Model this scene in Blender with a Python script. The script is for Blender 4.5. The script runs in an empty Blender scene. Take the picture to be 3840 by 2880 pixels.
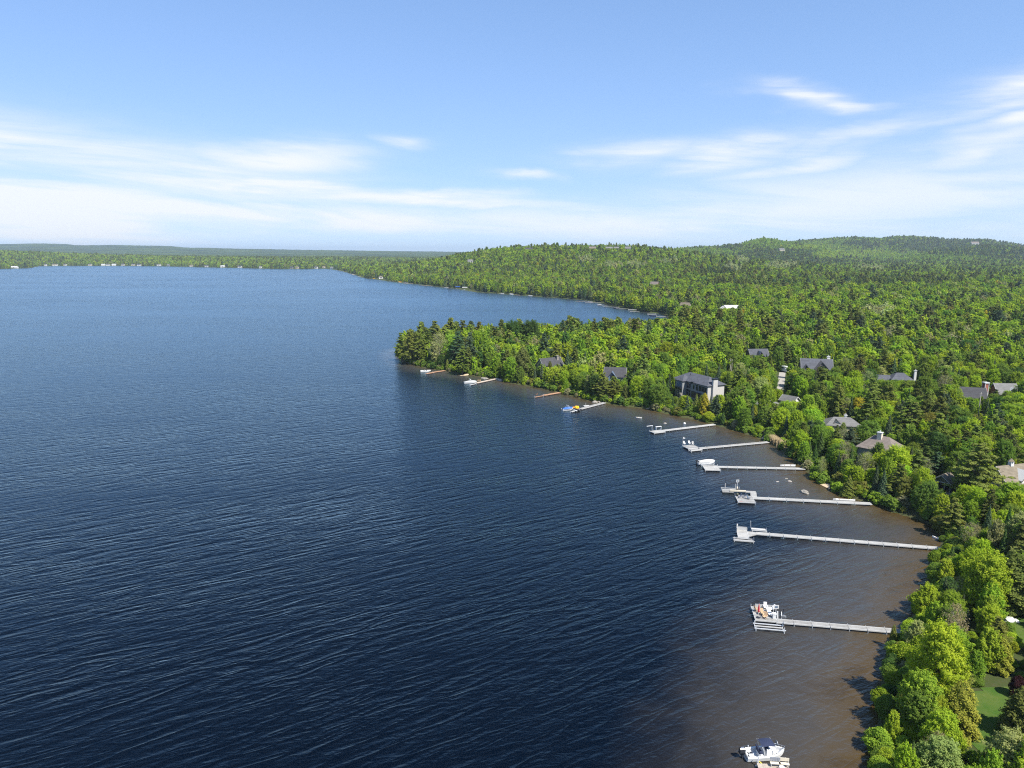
import bpy, math, random
import numpy as np
from mathutils import Vector, Matrix

rng = np.random.default_rng(7)
random.seed(7)
scene = bpy.context.scene
COL = scene.collection

# ------------------------------------------------------------------ camera, world, sun, exposure
CAM_H = 65.0
FPX = 2660.0                      # focal length in pixels of the 3840 wide photograph
PITCH = math.radians(10.64)
cam = bpy.data.cameras.new('camera')
camo = bpy.data.objects.new('camera', cam)
COL.objects.link(camo)
camo.location = (0, 0, CAM_H)
camo.rotation_euler = (math.radians(90) - PITCH, 0, 0)
cam.sensor_width = 36.0
cam.lens = 36.0 * FPX / 3840.0
cam.clip_start = 0.5
cam.clip_end = 60000
scene.camera = camo

SUN_AZ = math.radians(138)        # clockwise from +Y
SUN_EL = math.radians(53)
EXPOSURE = 0.90
scene.view_settings.view_transform = 'Standard'
scene.view_settings.look = 'None'
scene.view_settings.gamma = 1
scene.view_settings.use_curve_mapping = False
scene.view_settings.exposure = EXPOSURE
scene.render.engine = 'CYCLES'
scene.cycles.use_denoising = False
scene.cycles.denoising_input_passes = 'RGB_ALBEDO_NORMAL'
scene.cycles.denoising_prefilter = 'ACCURATE'
scene.cycles.denoiser = 'OPENIMAGEDENOISE'
scene.cycles.filter_width = 1.15
scene.cycles.max_bounces = 6
scene.cycles.diffuse_bounces = 2
scene.cycles.glossy_bounces = 2
scene.cycles.transmission_bounces = 3
scene.cycles.transparent_max_bounces = 6
scene.cycles.volume_bounces = 0
scene.cycles.sample_clamp_indirect = 4
scene.cycles.caustics_reflective = False
scene.cycles.caustics_refractive = False


class NT:
    """small helper to wire shader nodes"""
    def __init__(self, tree):
        self.t = tree

    def n(self, typ, ins=None, **kw):
        nd = self.t.nodes.new(typ)
        for k, v in kw.items():
            setattr(nd, k, v)
        for k, v in (ins or {}).items():
            s = nd.inputs[k]
            if hasattr(v, 'is_output') or isinstance(v, bpy.types.NodeSocket):
                self.t.links.new(v, s)
            else:
                s.default_value = v
        return nd

    def m(self, op, a, b=0.0, c=0.0, clamp=False):
        nd = self.n('ShaderNodeMath', {0: a, 1: b, 2: c}, operation=op, use_clamp=clamp)
        return nd.outputs[0]

    def vm(self, op, a, b=(0, 0, 0)):
        return self.n('ShaderNodeVectorMath', {0: a, 1: b}, operation=op).outputs[0]

    def mixc(self, f, a, b, mode='MIX'):
        nd = self.n('ShaderNodeMix', data_type='RGBA', blend_type=mode)
        for k, v in ((0, f), (6, a), (7, b)):
            if isinstance(v, bpy.types.NodeSocket):
                self.t.links.new(v, nd.inputs[k])
            else:
                nd.inputs[k].default_value = v if k == 0 else (tuple(v) + (1,))[:4]
        return nd.outputs[2]

    def ramp(self, f, stops):
        nd = self.n('ShaderNodeValToRGB', {0: f})
        els = nd.color_ramp.elements
        while len(els) < len(stops):
            els.new(0.5)
        for e, (p, c) in zip(els, stops):
            e.position = p
            e.color = (c, c, c, 1) if not hasattr(c, '__len__') else (tuple(c) + (1,))[:4]
        return nd.outputs[0]

    def noise(self, vec, scale, detail=3, rough=0.5, dist=0.0, typ='FBM'):
        nd = self.n('ShaderNodeTexNoise', {'Vector': vec, 'Scale': scale, 'Detail': detail, 'Roughness': rough, 'Distortion': dist})
        nd.noise_type = typ
        return nd.outputs[0]


world = bpy.data.worlds.new('World')
scene.world = world
world.use_nodes = True
wt = NT(world.node_tree)
world.node_tree.nodes.clear()
SKY_STRENGTH = 0.103
sky = wt.n('ShaderNodeTexSky', sky_type='NISHITA', sun_disc=False, sun_elevation=SUN_EL, sun_rotation=SUN_AZ,
           altitude=200, air_density=1.0, dust_density=0.0, ozone_density=4.0)
gen = wt.n('ShaderNodeTexCoord').outputs['Generated']
sep = wt.n('ShaderNodeSeparateXYZ', {0: gen})
dx, dy, dz = sep.outputs
az = wt.m('ARCTAN2', dx, dy)      # radians, 0 = camera heading, + right
el = wt.m('ARCSINE', dz)
elc = wt.m('MAXIMUM', el, 0.0)


wv = wt.n('ShaderNodeCombineXYZ', {0: wt.m('MULTIPLY', az, 3.2), 1: wt.m('MULTIPLY', el, 13.0), 2: 1.7}).outputs[0]
warp_e = wt.m('MULTIPLY', wt.m('SUBTRACT', wt.noise(wv, 1.0, 5, 0.6, 0.4), 0.5), 0.060)
warp_a = wt.m('MULTIPLY', wt.m('SUBTRACT', wt.noise(wv, 0.8, 4, 0.6, 0.3), 0.5), 0.30)


def sky_blob(px, py, wx, wy, tilt=0.0):
    """soft elliptical cloud patch at a heading and elevation"""
    a0 = math.atan((px - 1920) / FPX)
    e0 = math.atan((1440 - py) / FPX) - PITCH
    sx, sy = wx / FPX, wy / FPX
    da = wt.m('SUBTRACT', wt.m('ADD', az, warp_a), a0)
    de = wt.m('SUBTRACT', wt.m('ADD', el, warp_e), e0)
    de = wt.m('ADD', de, wt.m('MULTIPLY', da, tilt))
    q = wt.m('ADD', wt.m('POWER', wt.m('DIVIDE', wt.m('ABSOLUTE', da), sx), 2.0), wt.m('POWER', wt.m('DIVIDE', wt.m('ABSOLUTE', de), sy), 2.0))
    return wt.m('EXPONENT', wt.m('MULTIPLY', q, -1.0))


blobs = None
for args, amp in [((150, 640, 1000, 95, 0.10), 0.85), ((100, 760, 900, 70, 0.10), 0.9), ((1080, 615, 300, 50, -0.06), 0.75), ((1200, 725, 850, 34, 0.07), 1.0), ((1650, 735, 330, 26, 0.03), 0.8),
                  ((150, 850, 620, 75, 0.14), 1.15), ((1000, 815, 1100, 52, 0.05), 0.9), ((600, 930, 500, 26, 0.06), 1.0), ((2940, 420, 110, 36, 0.30), 1.0), ((3010, 455, 90, 28, 0.25), 0.9),
                  ((3620, 420, 240, 48, -0.16), 0.75), ((3790, 515, 170, 38, -0.28), 1.0), ((3480, 500, 200, 45, -0.2), 0.6), ((2430, 575, 230, 38, -0.06), 0.65), ((2790, 580, 230, 48, -0.04), 0.75),
                  ((3180, 545, 200, 42, -0.2), 0.7), ((3020, 635, 200, 32, -0.12), 0.65), ((3500, 640, 300, 40, -0.25), 0.6), ((1620, 530, 120, 24, 0), 0.55), ((1950, 655, 120, 18, 0.05), 0.7), ((2180, 595, 120, 26, 0), 0.45),
                  ((3100, 770, 1100, 110, -0.08), 0.60), ((2300, 850, 1500, 60, 0), 0.65), ((2100, 780, 500, 40, 0.0), 0.5)]:
    b = wt.m('MULTIPLY', sky_blob(*args), amp)
    blobs = b if blobs is None else wt.m('MAXIMUM', blobs, b)
cv = wt.n('ShaderNodeCombineXYZ', {0: wt.m('MULTIPLY', az, 2.2), 1: wt.m('ADD', wt.m('MULTIPLY', el, 20.0), wt.m('MULTIPLY', az, 1.3)), 2: 0.3}).outputs[0]
n1 = wt.noise(cv, 1.5, 7, 0.58, 0.6)
n2 = wt.noise(cv, 0.55, 3, 0.5, 0.2)
streak = wt.ramp(n1, [(0.35, 0.0), (0.57, 1.0)])
generic = wt.m('MULTIPLY', wt.ramp(n2, [(0.50, 0.0), (0.75, 1.0)]), 0.35)
outside = wt.m('MULTIPLY', wt.ramp(wt.m('ABSOLUTE', az), [(0.66, 0.0), (0.95, 1.0)]), generic)   # beyond the frame the sky goes on
cmask = wt.m('MAXIMUM', blobs, outside)
cmask = wt.m('MULTIPLY', cmask, wt.m('ADD', 0.38, wt.m('MULTIPLY', streak, 0.95)), clamp=True)
cmask = wt.m('MULTIPLY', cmask, 0.92)
skyv = wt.vm('MULTIPLY', sky.outputs[0], (1.38, 1.50, 1.60))
skyc = wt.vm('DIVIDE', skyv, wt.vm('ADD', wt.vm('DIVIDE', skyv, (4.5, 6.8, 12.5)), (1, 1, 1)))     # soft shoulder so the bright horizon keeps its blue
cloudcol = wt.n('ShaderNodeRGB')
cloudcol.outputs[0].default_value = (5.1, 5.25, 5.5, 1)
mixed = wt.mixc(cmask, skyc, cloudcol.outputs[0])
bg = wt.n('ShaderNodeBackground', {0: mixed, 1: SKY_STRENGTH})
wo = wt.n('ShaderNodeOutputWorld', {0: bg.outputs[0]})

sun = bpy.data.lights.new('sun', 'SUN')
sun.energy = 5.0
sun.angle = math.radians(0.53)
sun.color = (1.0, 0.95, 0.86)
suno = bpy.data.objects.new('sun', sun)
COL.objects.link(suno)
sd_ = Vector((math.sin(SUN_AZ) * math.cos(SUN_EL), math.cos(SUN_AZ) * math.cos(SUN_EL), math.sin(SUN_EL)))
suno.rotation_euler = (-sd_).to_track_quat('-Z', 'Y').to_euler()
suno.location = sd_ * 300

# ------------------------------------------------------------------ projection helpers (image points -> places on the ground)
CP, SP = math.cos(PITCH), math.sin(PITCH)


def P(px, py, z=0.0):
    """the place at height z that the photograph shows at (px, py)"""
    xr, yr = (px - 1920) / FPX, (py - 1440) / FPX
    d = np.array((xr, CP - yr * SP, -SP - yr * CP))
    t = (z - CAM_H) / d[2]
    return np.array((d[0] * t, d[1] * t, z))


def proj(x, y, z):
    zz = np.asarray(z) - CAM_H
    dep = np.asarray(y) * CP - zz * SP
    v = np.asarray(y) * SP + zz * CP
    return 1920 + FPX * np.asarray(x) / dep, 1440 - FPX * v / dep, dep


def crest_z(py, Y):
    s = (1440 - py) / FPX
    return CAM_H + Y * (s * CP - SP) / (CP + s * SP)


# ------------------------------------------------------------------ the lake outline and the terrain
SHORE = [(3330, 3050), (3296, 2880), (3305, 2760), (3305, 2640), (3322, 2500), (3345, 2420), (3395, 2368), (3440, 2290), (3475, 2210), (3495, 2130),
         (3532, 2062), (3540, 2010), (3500, 1966), (3420, 1938), (3340, 1915), (3300, 1893), (3200, 1868), (3120, 1834), (3060, 1800), (3025, 1762), (2965, 1712),
         (2925, 1682), (2882, 1655), (2830, 1636), (2760, 1614), (2700, 1597), (2670, 1588), (2600, 1571), (2500, 1550), (2420, 1531), (2330, 1521),
         (2262, 1509), (2200, 1499), (2105, 1472), (2000, 1450), (1930, 1438), (1860, 1421), (1760, 1405), (1700, 1396), (1662, 1388), (1600, 1380),
         (1540, 1364), (1500, 1344), (1486, 1325), (1495, 1312), (1600, 1305), (1750, 1298), (1900, 1294), (2100, 1288), (2250, 1278), (2400, 1262), (2500, 1235), (2530, 1205),
         (2500, 1183), (2475, 1175), (2397, 1168), (2353, 1158), (2292, 1148), (2251, 1134), (2186, 1124), (2068, 1115), (1946, 1106), (1779, 1094), (1721, 1084), (1670, 1078), (1620, 1072),
         (1544, 1063), (1493, 1058), (1442, 1052), (1382, 1044), (1356, 1040), (1336, 1032), (1296, 1020), (1260, 1012), (1215, 1007), (1153, 1009), (1045, 1009), (900, 1005), (746, 1002),
         (633, 999), (452, 997), (316, 997), (145, 998), (113, 1005), (0, 1009), (-250, 1012)]
lake = [tuple(P(a, b)[:2]) for a, b in SHORE]
lake += [(-2300, 1500), (-2300, -600), (35, -600), (42, 0)]
lake = np.array(lake)


def signed_dist(x, y):
    """metres from the waterline, positive on land"""
    x = np.asarray(x, float); y = np.asarray(y, float)
    best = np.full(x.shape, 1e18)
    inside = np.zeros(x.shape, bool)
    n = len(lake)
    for i in range(n):
        ax, ay = lake[i]; bx, by = lake[(i + 1) % n]
        ex, ey = bx - ax, by - ay
        L2 = ex * ex + ey * ey
        t = np.clip(((x - ax) * ex + (y - ay) * ey) / L2, 0, 1)
        q = (x - ax - t * ex) ** 2 + (y - ay - t * ey) ** 2
        best = np.minimum(best, q)
        cond = ((ay > y) != (by > y))
        with np.errstate(divide='ignore', invalid='ignore'):
            xi = ax + (y - ay) * ex / (ey if ey != 0 else 1e-12)
        inside ^= cond & (x < xi)
    d = np.sqrt(best)
    return np.where(inside, -d, d)


TREE_T = 13.0
LAYERS = []


def layer(pts, Y, wf, wb, lift=TREE_T):
    px = np.array([p[0] for p in pts], float)
    zz = np.array([crest_z(p[1], Y) - lift for p in pts])
    LAYERS.append(((px - 1920) / FPX / (CP + 0.19 * SP), zz, Y, wf, wb))


layer([(900, 1000), (1150, 985), (1400, 962), (1640, 947), (1760, 938), (1850, 930), (1950, 923), (2050, 922), (2150, 920), (2200, 919), (2300, 915), (2370, 919), (2450, 929), (2550, 942), (2700, 960), (2900, 985), (3300, 1010)], 1800, 430, 500)
layer([(1700, 1000), (2050, 975), (2250, 950), (2443, 933), (2540, 932), (2634, 924), (2691, 922), (2778, 915), (2821, 899), (2861, 892), (2902, 896), (2935, 903), (2985, 909), (3050, 922), (3150, 945), (3300, 970), (3700, 1000)], 3200, 600, 450)
layer([(2600, 1000), (2800, 965), (2900, 930), (2979, 905), (3035, 900), (3096, 895), (3140, 892), (3200, 890), (3300, 894), (3354, 886), (3421, 886), (3485, 891), (3551, 900), (3612, 899), (3685, 897), (3735, 907), (3786, 913), (3840, 921), (4100, 945), (4400, 965)], 3900, 650, 900)
layer([(2900, 1010), (3350, 972), (3550, 932), (3700, 922), (3840, 930), (4100, 945), (4400, 960)], 2900, 380, 500)
layer([(-900, 935), (0, 940), (150, 945), (300, 952), (450, 957), (600, 961), (1000, 966), (1300, 968), (1700, 974), (2300, 1000)], 3700, 500, 900)
layer([(-900, 925), (-300, 920), (0, 918), (150, 917), (250, 919), (300, 923), (420, 922), (500, 924), (640, 926), (690, 931), (800, 934), (1000, 938), (1200, 941), (1400, 944), (1700, 948), (2500, 948), (4500, 948)], 9500, 2200, 4000, 0)


def _n2(x, y, s, seed):
    """cheap smooth value noise, about -1..1"""
    a = seed * 1.7
    return (np.sin(x / s + a + 1.3 * np.sin(y / s * 0.7 + a)) + np.sin(y / s * 1.1 - a * 2 + 1.1 * np.sin(x / s * 0.8 - a)) + np.sin((x + y) / s * 0.73 + a * 3)) / 3


def height(x, y, d=None):
    x = np.asarray(x, float); y = np.asarray(y, float)
    if d is None:
        d = signed_dist(x, y)
    dl = np.maximum(d, 0)
    base = 0.30 + 1.0 * (1 - np.exp(-dl / 5)) + 3.5 * (1 - np.exp(-dl / 70)) + 4.0 * (1 - np.exp(-dl / 500))
    base = base + 0.5 * _n2(x, y, 22, 1) * np.clip(dl / 25, 0, 1) + 2.0 * _n2(x, y, 150, 2) * np.clip((dl - 60) / 250, 0, 1)
    u = x / np.maximum(y, 5.0)
    hh = np.zeros_like(base)
    for us, zs, Y, wf, wb in LAYERS:
        zc = np.interp(u, us, zs) - 8.5
        zc = np.maximum(zc, 0)
        w = np.where(y < Y, wf, wb)
        g = zc * np.exp(-((y - Y) / w) ** 2)
        hh = np.maximum(hh, g)
    shore_fade = np.clip(dl / 350, 0, 1)
    hh = hh * (shore_fade * shore_fade * (3 - 2 * shore_fade))
    land = base + hh
    bed = -np.minimum(-np.minimum(d, 0) * 0.09, 4.0) - 0.05
    e = np.clip(d / 1.5 + 0.5, 0, 1)
    return np.where(d > 0.75, land, np.where(d < -0.75, bed, land * e + bed * (1 - e)))


def hat(x, y):
    return float(height(np.array([x]), np.array([y]))[0])


def place(px, py, above=0.0, ymin=45.0, ymax=5200.0):
    """ground place such that a point 'above' metres over it shows at (px, py)"""
    for it in range(3):
        yy = np.geomspace(ymin, ymax, 900) if it == 0 else np.linspace(y0_, y1_, 60)
        xr, yr = (px - 1920) / FPX, (py - 1440) / FPX
        d = np.array((xr, CP - yr * SP, -SP - yr * CP))
        t = yy / d[1]
        xx = d[0] * t
        gap = CAM_H + d[2] * t - above - height(xx, yy)
        hit = np.where(gap <= 0)[0]
        i = int(hit[0]) if len(hit) else int(np.argmin(gap))
        y0_, y1_ = yy[max(i - 1, 0)], yy[min(i + (0 if len(hit) and i else 1), len(yy) - 1)]
        if y1_ <= y0_: y1_ = y0_ * 1.001
    return np.array((xx[i], yy[i], hat(xx[i], yy[i])))


# ------------------------------------------------------------------ object helpers
MATS = {}


def tag(o, label=None, cat=None, group=None, kind=None):
    if label: o['label'] = label
    if cat: o['category'] = cat
    if group: o['group'] = group
    if kind: o['kind'] = kind
    return o


def empty(name, loc, rz=0.0, label=None, cat=None, group=None):
    o = bpy.data.objects.new(name, None)
    COL.objects.link(o)
    o.location = loc
    o.rotation_euler = (0, 0, rz)
    o.empty_display_size = 0.3
    return tag(o, label, cat, group)


def link(name, me, parent=None, loc=None):
    o = bpy.data.objects.new(name, me)
    COL.objects.link(o)
    if parent is not None:
        o.parent = parent
    if loc is not None:
        o.location = loc
    return o


def copy_tree(o, parent=None):
    c = o.copy()
    COL.objects.link(c)
    if parent is not None:
        c.parent = parent
    for ch in list(o.children):
        copy_tree(ch, c)
    return c


def np_mesh(name, verts, faces, mat, uniform=4, attrs=None, smooth=False):
    """mesh from numpy arrays, all faces with the same number of corners"""
    me = bpy.data.meshes.new(name)
    verts = np.ascontiguousarray(verts, dtype=np.float32)
    faces = np.ascontiguousarray(faces, dtype=np.int32)
    me.vertices.add(len(verts))
    me.vertices.foreach_set('co', verts.ravel())
    me.loops.add(faces.size)
    me.loops.foreach_set('vertex_index', faces.ravel())
    me.polygons.add(len(faces))
    me.polygons.foreach_set('loop_start', np.arange(0, faces.size, uniform, dtype=np.int32))
    me.polygons.foreach_set('loop_total', np.full(len(faces), uniform, dtype=np.int32))
    for k, (dom, typ, arr) in (attrs or {}).items():
        a = me.attributes.new(k, typ, dom)
        arr = np.ascontiguousarray(arr, dtype=np.float32)
        a.data.foreach_set('value' if typ == 'FLOAT' else 'vector' if typ == 'FLOAT_VECTOR' else 'color', arr.ravel())
    if smooth:
        me.polygons.foreach_set('use_smooth', np.ones(len(faces), bool))
    if mat:
        me.materials.append(mat)
    me.update(calc_edges=True)
    return me


class MB:
    """collects shapes into one mesh"""
    def __init__(self):
        self.v = []; self.f = []

    def quadset(self, vs, fs):
        o = len(self.v)
        self.v += [tuple(map(float, p)) for p in vs]
        self.f += [tuple(i + o for i in f) for f in fs]
        return self

    def box(self, c, s, rz=0.0, ry=0.0, rx=0.0):
        hx, hy, hz = s[0] / 2, s[1] / 2, s[2] / 2
        R = Matrix.Rotation(rz, 3, 'Z') @ Matrix.Rotation(ry, 3, 'Y') @ Matrix.Rotation(rx, 3, 'X')
        vs = [Vector(c) + R @ Vector((sx * hx, sy * hy, sz * hz)) for sx in (-1, 1) for sy in (-1, 1) for sz in (-1, 1)]
        return self.quadset(vs, [(0, 1, 3, 2), (4, 6, 7, 5), (0, 4, 5, 1), (2, 3, 7, 6), (0, 2, 6, 4), (1, 5, 7, 3)])

    def tube(self, p0, p1, r0, r1=None, n=8, cap=True):
        r1 = r0 if r1 is None else r1
        p0 = Vector(p0); p1 = Vector(p1)
        d = (p1 - p0).normalized()
        a = d.orthogonal().normalized(); b = d.cross(a)
        vs = [p + (a * math.cos(2 * math.pi * i / n) + b * math.sin(2 * math.pi * i / n)) * r for p, r in ((p0, r0), (p1, r1)) for i in range(n)]
        fs = [(i, (i + 1) % n, n + (i + 1) % n, n + i) for i in range(n)]
        if cap:
            fs += [tuple(range(n))[::-1], tuple(range(n, 2 * n))]
        return self.quadset(vs, fs)

    def path(self, pts, r, n=6):
        for a, b in zip(pts[:-1], pts[1:]):
            self.tube(a, b, r, r, n)
        return self

    def prism(self, poly, z0, z1):
        """horizontal polygon raised from z0 to z1"""
        n = len(poly)
        vs = [(x, y, z0) for x, y in poly] + [(x, y, z1) for x, y in poly]
        return self.quadset(vs, [tuple(range(n))[::-1], tuple(range(n, 2 * n))] + [(i, (i + 1) % n, n + (i + 1) % n, n + i) for i in range(n)])

    def prof(self, poly, x0, x1):
        """polygon in the yz plane drawn out along x"""
        n = len(poly)
        vs = [(x0, y, z) for y, z in poly] + [(x1, y, z) for y, z in poly]
        return self.quadset(vs, [tuple(range(n)), tuple(range(n, 2 * n))[::-1]] + [(i, n + i, n + (i + 1) % n, (i + 1) % n) for i in range(n)])

    def profy(self, poly, y0, y1):
        n = len(poly)
        vs = [(x, y0, z) for x, z in poly] + [(x, y1, z) for x, z in poly]
        return self.quadset(vs, [tuple(range(n)), tuple(range(n, 2 * n))[::-1]] + [(i, n + i, n + (i + 1) % n, (i + 1) % n) for i in range(n)])

    def lathe(self, prof, n=12, c=(0, 0, 0)):
        vs = [(c[0] + r * math.cos(2 * math.pi * i / n), c[1] + r * math.sin(2 * math.pi * i / n), c[2] + z) for r, z in prof for i in range(n)]
        fs = [(k * n + i, k * n + (i + 1) % n, (k + 1) * n + (i + 1) % n, (k + 1) * n + i) for k in range(len(prof) - 1) for i in range(n)]
        fs += [tuple(range(n))[::-1], tuple(range((len(prof) - 1) * n, len(prof) * n))]
        return self.quadset(vs, fs)

    def mesh(self, name, mat, smooth=False):
        me = bpy.data.meshes.new(name)
        me.from_pydata(self.v, [], self.f)
        me.validate()
        import bmesh
        bm = bmesh.new(); bm.from_mesh(me)
        bmesh.ops.recalc_face_normals(bm, faces=bm.faces)
        bm.to_mesh(me); bm.free()
        if smooth:
            me.polygons.foreach_set('use_smooth', np.ones(len(me.polygons), bool))
        me.materials.append(mat)
        return me

    def build(self, name, mat, parent=None, loc=None, smooth=False):
        return link(name, self.mesh(name, mat, smooth), parent, loc)


# ------------------------------------------------------------------ materials
def new_mat(name):
    m = bpy.data.materials.new(name)
    m.use_nodes = True
    m.node_tree.nodes.clear()
    return m, NT(m.node_tree)


def finish(nt, shader):
    nt.n('ShaderNodeOutputMaterial', {0: shader})


def simple(name, c, rough=0.6, var=0.12, scale=3.0, metal=0.0, bump=0.0, bscale=20, spec=0.4):
    m, nt = new_mat(name)
    co = nt.n('ShaderNodeTexCoord').outputs['Object']
    nz = nt.noise(co, scale, 4, 0.6)
    f = nt.ramp(nz, [(0.3, 1 - var), (0.7, 1 + var * 0.6)])
    colr = nt.mixc(1.0, c, f, 'MULTIPLY')
    b = nt.n('ShaderNodeBsdfPrincipled', {'Base Color': colr, 'Roughness': rough, 'Metallic': metal, 'Specular IOR Level': spec})
    if bump:
        bn = nt.n('ShaderNodeBump', {'Strength': bump, 'Distance': 0.02, 'Height': nt.noise(co, bscale, 3)})
        nt.t.links.new(bn.outputs[0], b.inputs['Normal'])
    finish(nt, b.outputs[0])
    MATS[name] = m
    return m


def stripes(name, c1, c2, width, axis=0, rough=0.75, gap=0.08):
    """boards or courses: thin dark joints every 'width' metres along an object axis"""
    m, nt = new_mat(name)
    co = nt.n('ShaderNodeTexCoord').outputs['Object']
    s = nt.n('ShaderNodeSeparateXYZ', {0: co}).outputs[axis]
    t = nt.m('DIVIDE', s, width)
    fr = nt.m('FRACT', t)
    cell = nt.m('FLOOR', t)
    wn = nt.n('ShaderNodeTexWhiteNoise', {'W': cell}, noise_dimensions='1D').outputs[0]
    nz = nt.noise(co, 2.0, 5, 0.6)
    base = nt.mixc(nt.m('MULTIPLY_ADD', wn, 0.5, nt.m('MULTIPLY', nz, 0.5)), c1, c2)
    piece = nt.n('ShaderNodeObjectInfo').outputs['Random']
    blot = nt.ramp(nt.noise(co, 0.7, 4, 0.65), [(0.30, 0.78), (0.62, 1.05)])
    base = nt.mixc(1.0, base, nt.m('MULTIPLY', blot, nt.m('MULTIPLY_ADD', piece, 0.22, 0.84)), 'MULTIPLY')
    joint = nt.m('LESS_THAN', fr, gap)
    colr = nt.mixc(nt.m('MULTIPLY', joint, 0.7), base, tuple(x * 0.3 for x in c1))
    bn = nt.n('ShaderNodeBump', {'Strength': 0.5, 'Distance': 0.01, 'Height': nt.m('SUBTRACT', 1.0, joint)})
    b = nt.n('ShaderNodeBsdfPrincipled', {'Base Color': colr, 'Roughness': rough, 'Normal': bn.outputs[0], 'Specular IOR Level': 0.25})
    finish(nt, b.outputs[0])
    MATS[name] = m
    return m


simple('white_paint', (0.47, 0.47, 0.46), 0.35, 0.05)
simple('aluminium', (0.66, 0.68, 0.70), 0.42, 0.08, metal=0.35)
simple('white_plastic', (0.66, 0.66, 0.65), 0.3, 0.03)
simple('gelcoat', (0.70, 0.71, 0.71), 0.18, 0.03)
simple('dark_plastic', (0.02, 0.022, 0.028), 0.35, 0.1)
simple('navy_canvas', (0.018, 0.026, 0.06), 0.8, 0.15)
simple('blue_canvas', (0.03, 0.12, 0.42), 0.7, 0.1)
simple('grey_canvas', (0.42, 0.42, 0.41), 0.8, 0.1)
simple('yellow_rubber', (0.85, 0.45, 0.02), 0.4, 0.06)
simple('orange_rubber', (0.85, 0.25, 0.03), 0.4, 0.06)
simple('yellow_paint', (0.75, 0.55, 0.06), 0.5, 0.1)
simple('red_fabric', (0.50, 0.02, 0.03), 0.75, 0.1)
simple('red_paint', (0.45, 0.04, 0.03), 0.5, 0.1)
simple('grey_chair', (0.20, 0.22, 0.26), 0.6, 0.1)
simple('tan_wood', (0.50, 0.34, 0.20), 0.7, 0.15)
simple('steel', (0.55, 0.57, 0.6), 0.3, 0.05, metal=0.8)
simple('glass_dark', (0.02, 0.028, 0.036), 0.08, 0.1, spec=0.7)
simple('smoked_glass', (0.05, 0.06, 0.07), 0.1, 0.1, spec=0.7)
simple('stone_rock', (0.33, 0.30, 0.27), 0.9, 0.35, 2.2, bump=0.8, bscale=6)
simple('pale_stone', (0.24, 0.22, 0.19), 0.9, 0.25, 1.5, bump=0.5, bscale=8)
simple('stucco_grey', (0.22, 0.23, 0.235), 0.85, 0.12, 1.2)
simple('stucco_light', (0.42, 0.41, 0.39), 0.85, 0.08, 1.2)
simple('cream_wall', (0.55, 0.50, 0.40), 0.85, 0.1)
simple('white_wall', (0.58, 0.58, 0.56), 0.8, 0.08)
simple('brown_wall', (0.16, 0.10, 0.065), 0.8, 0.15)
simple('brick_red', (0.28, 0.10, 0.07), 0.85, 0.2, 6)
simple('bark', (0.11, 0.085, 0.065), 0.95, 0.35, 3)
simple('birch_bark', (0.48, 0.45, 0.41), 0.9, 0.3, 3)
simple('bark_grey', (0.24, 0.22, 0.20), 0.95, 0.25, 3)
simple('gravel', (0.30, 0.28, 0.25), 0.95, 0.2, 2.5, bump=0.4, bscale=12)
simple('truck_paint', (0.62, 0.63, 0.64), 0.25, 0.03)
simple('rubber', (0.02, 0.02, 0.02), 0.8, 0.1)
stripes('deck_grey', (0.23, 0.225, 0.215), (0.29, 0.285, 0.27), 0.14, 0)
stripes('deck_white', (0.31, 0.305, 0.29), (0.38, 0.375, 0.355), 0.14, 0)
stripes('deck_brown', (0.34, 0.20, 0.12), (0.44, 0.27, 0.17), 0.14, 0)
stripes('deck_tan', (0.46, 0.38, 0.31), (0.55, 0.47, 0.39), 0.14, 0)
stripes('plank_wood', (0.36, 0.31, 0.26), (0.46, 0.40, 0.33), 0.7, 1, gap=0.0)
stripes('shingle_slate', (0.065, 0.07, 0.085), (0.095, 0.10, 0.118), 0.28, 2, 0.85, 0.12)
stripes('shingle_dark', (0.05, 0.05, 0.056), (0.075, 0.075, 0.082), 0.28, 2, 0.85, 0.12)
stripes('shingle_grey', (0.13, 0.13, 0.13), (0.18, 0.178, 0.175), 0.28, 2, 0.85, 0.12)
stripes('shingle_brown', (0.15, 0.125, 0.108), (0.20, 0.168, 0.148), 0.28, 2, 0.85, 0.12)
stripes('shingle_tan', (0.155, 0.13, 0.095), (0.21, 0.18, 0.135), 0.28, 2, 0.85, 0.12)
stripes('siding_taupe', (0.15, 0.13, 0.12), (0.19, 0.17, 0.15), 0.2, 2, 0.8, 0.12)
stripes('siding_navy', (0.025, 0.04, 0.085), (0.035, 0.055, 0.11), 0.2, 2, 0.8, 0.12)
stripes('siding_blue', (0.10, 0.15, 0.22), (0.13, 0.18, 0.26), 0.2, 2, 0.8, 0.12)
stripes('siding_olive', (0.12, 0.125, 0.09), (0.15, 0.155, 0.11), 0.2, 2, 0.8, 0.12)
stripes('siding_cream', (0.50, 0.45, 0.35), (0.58, 0.52, 0.42), 0.2, 2, 0.8, 0.12)


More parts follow.
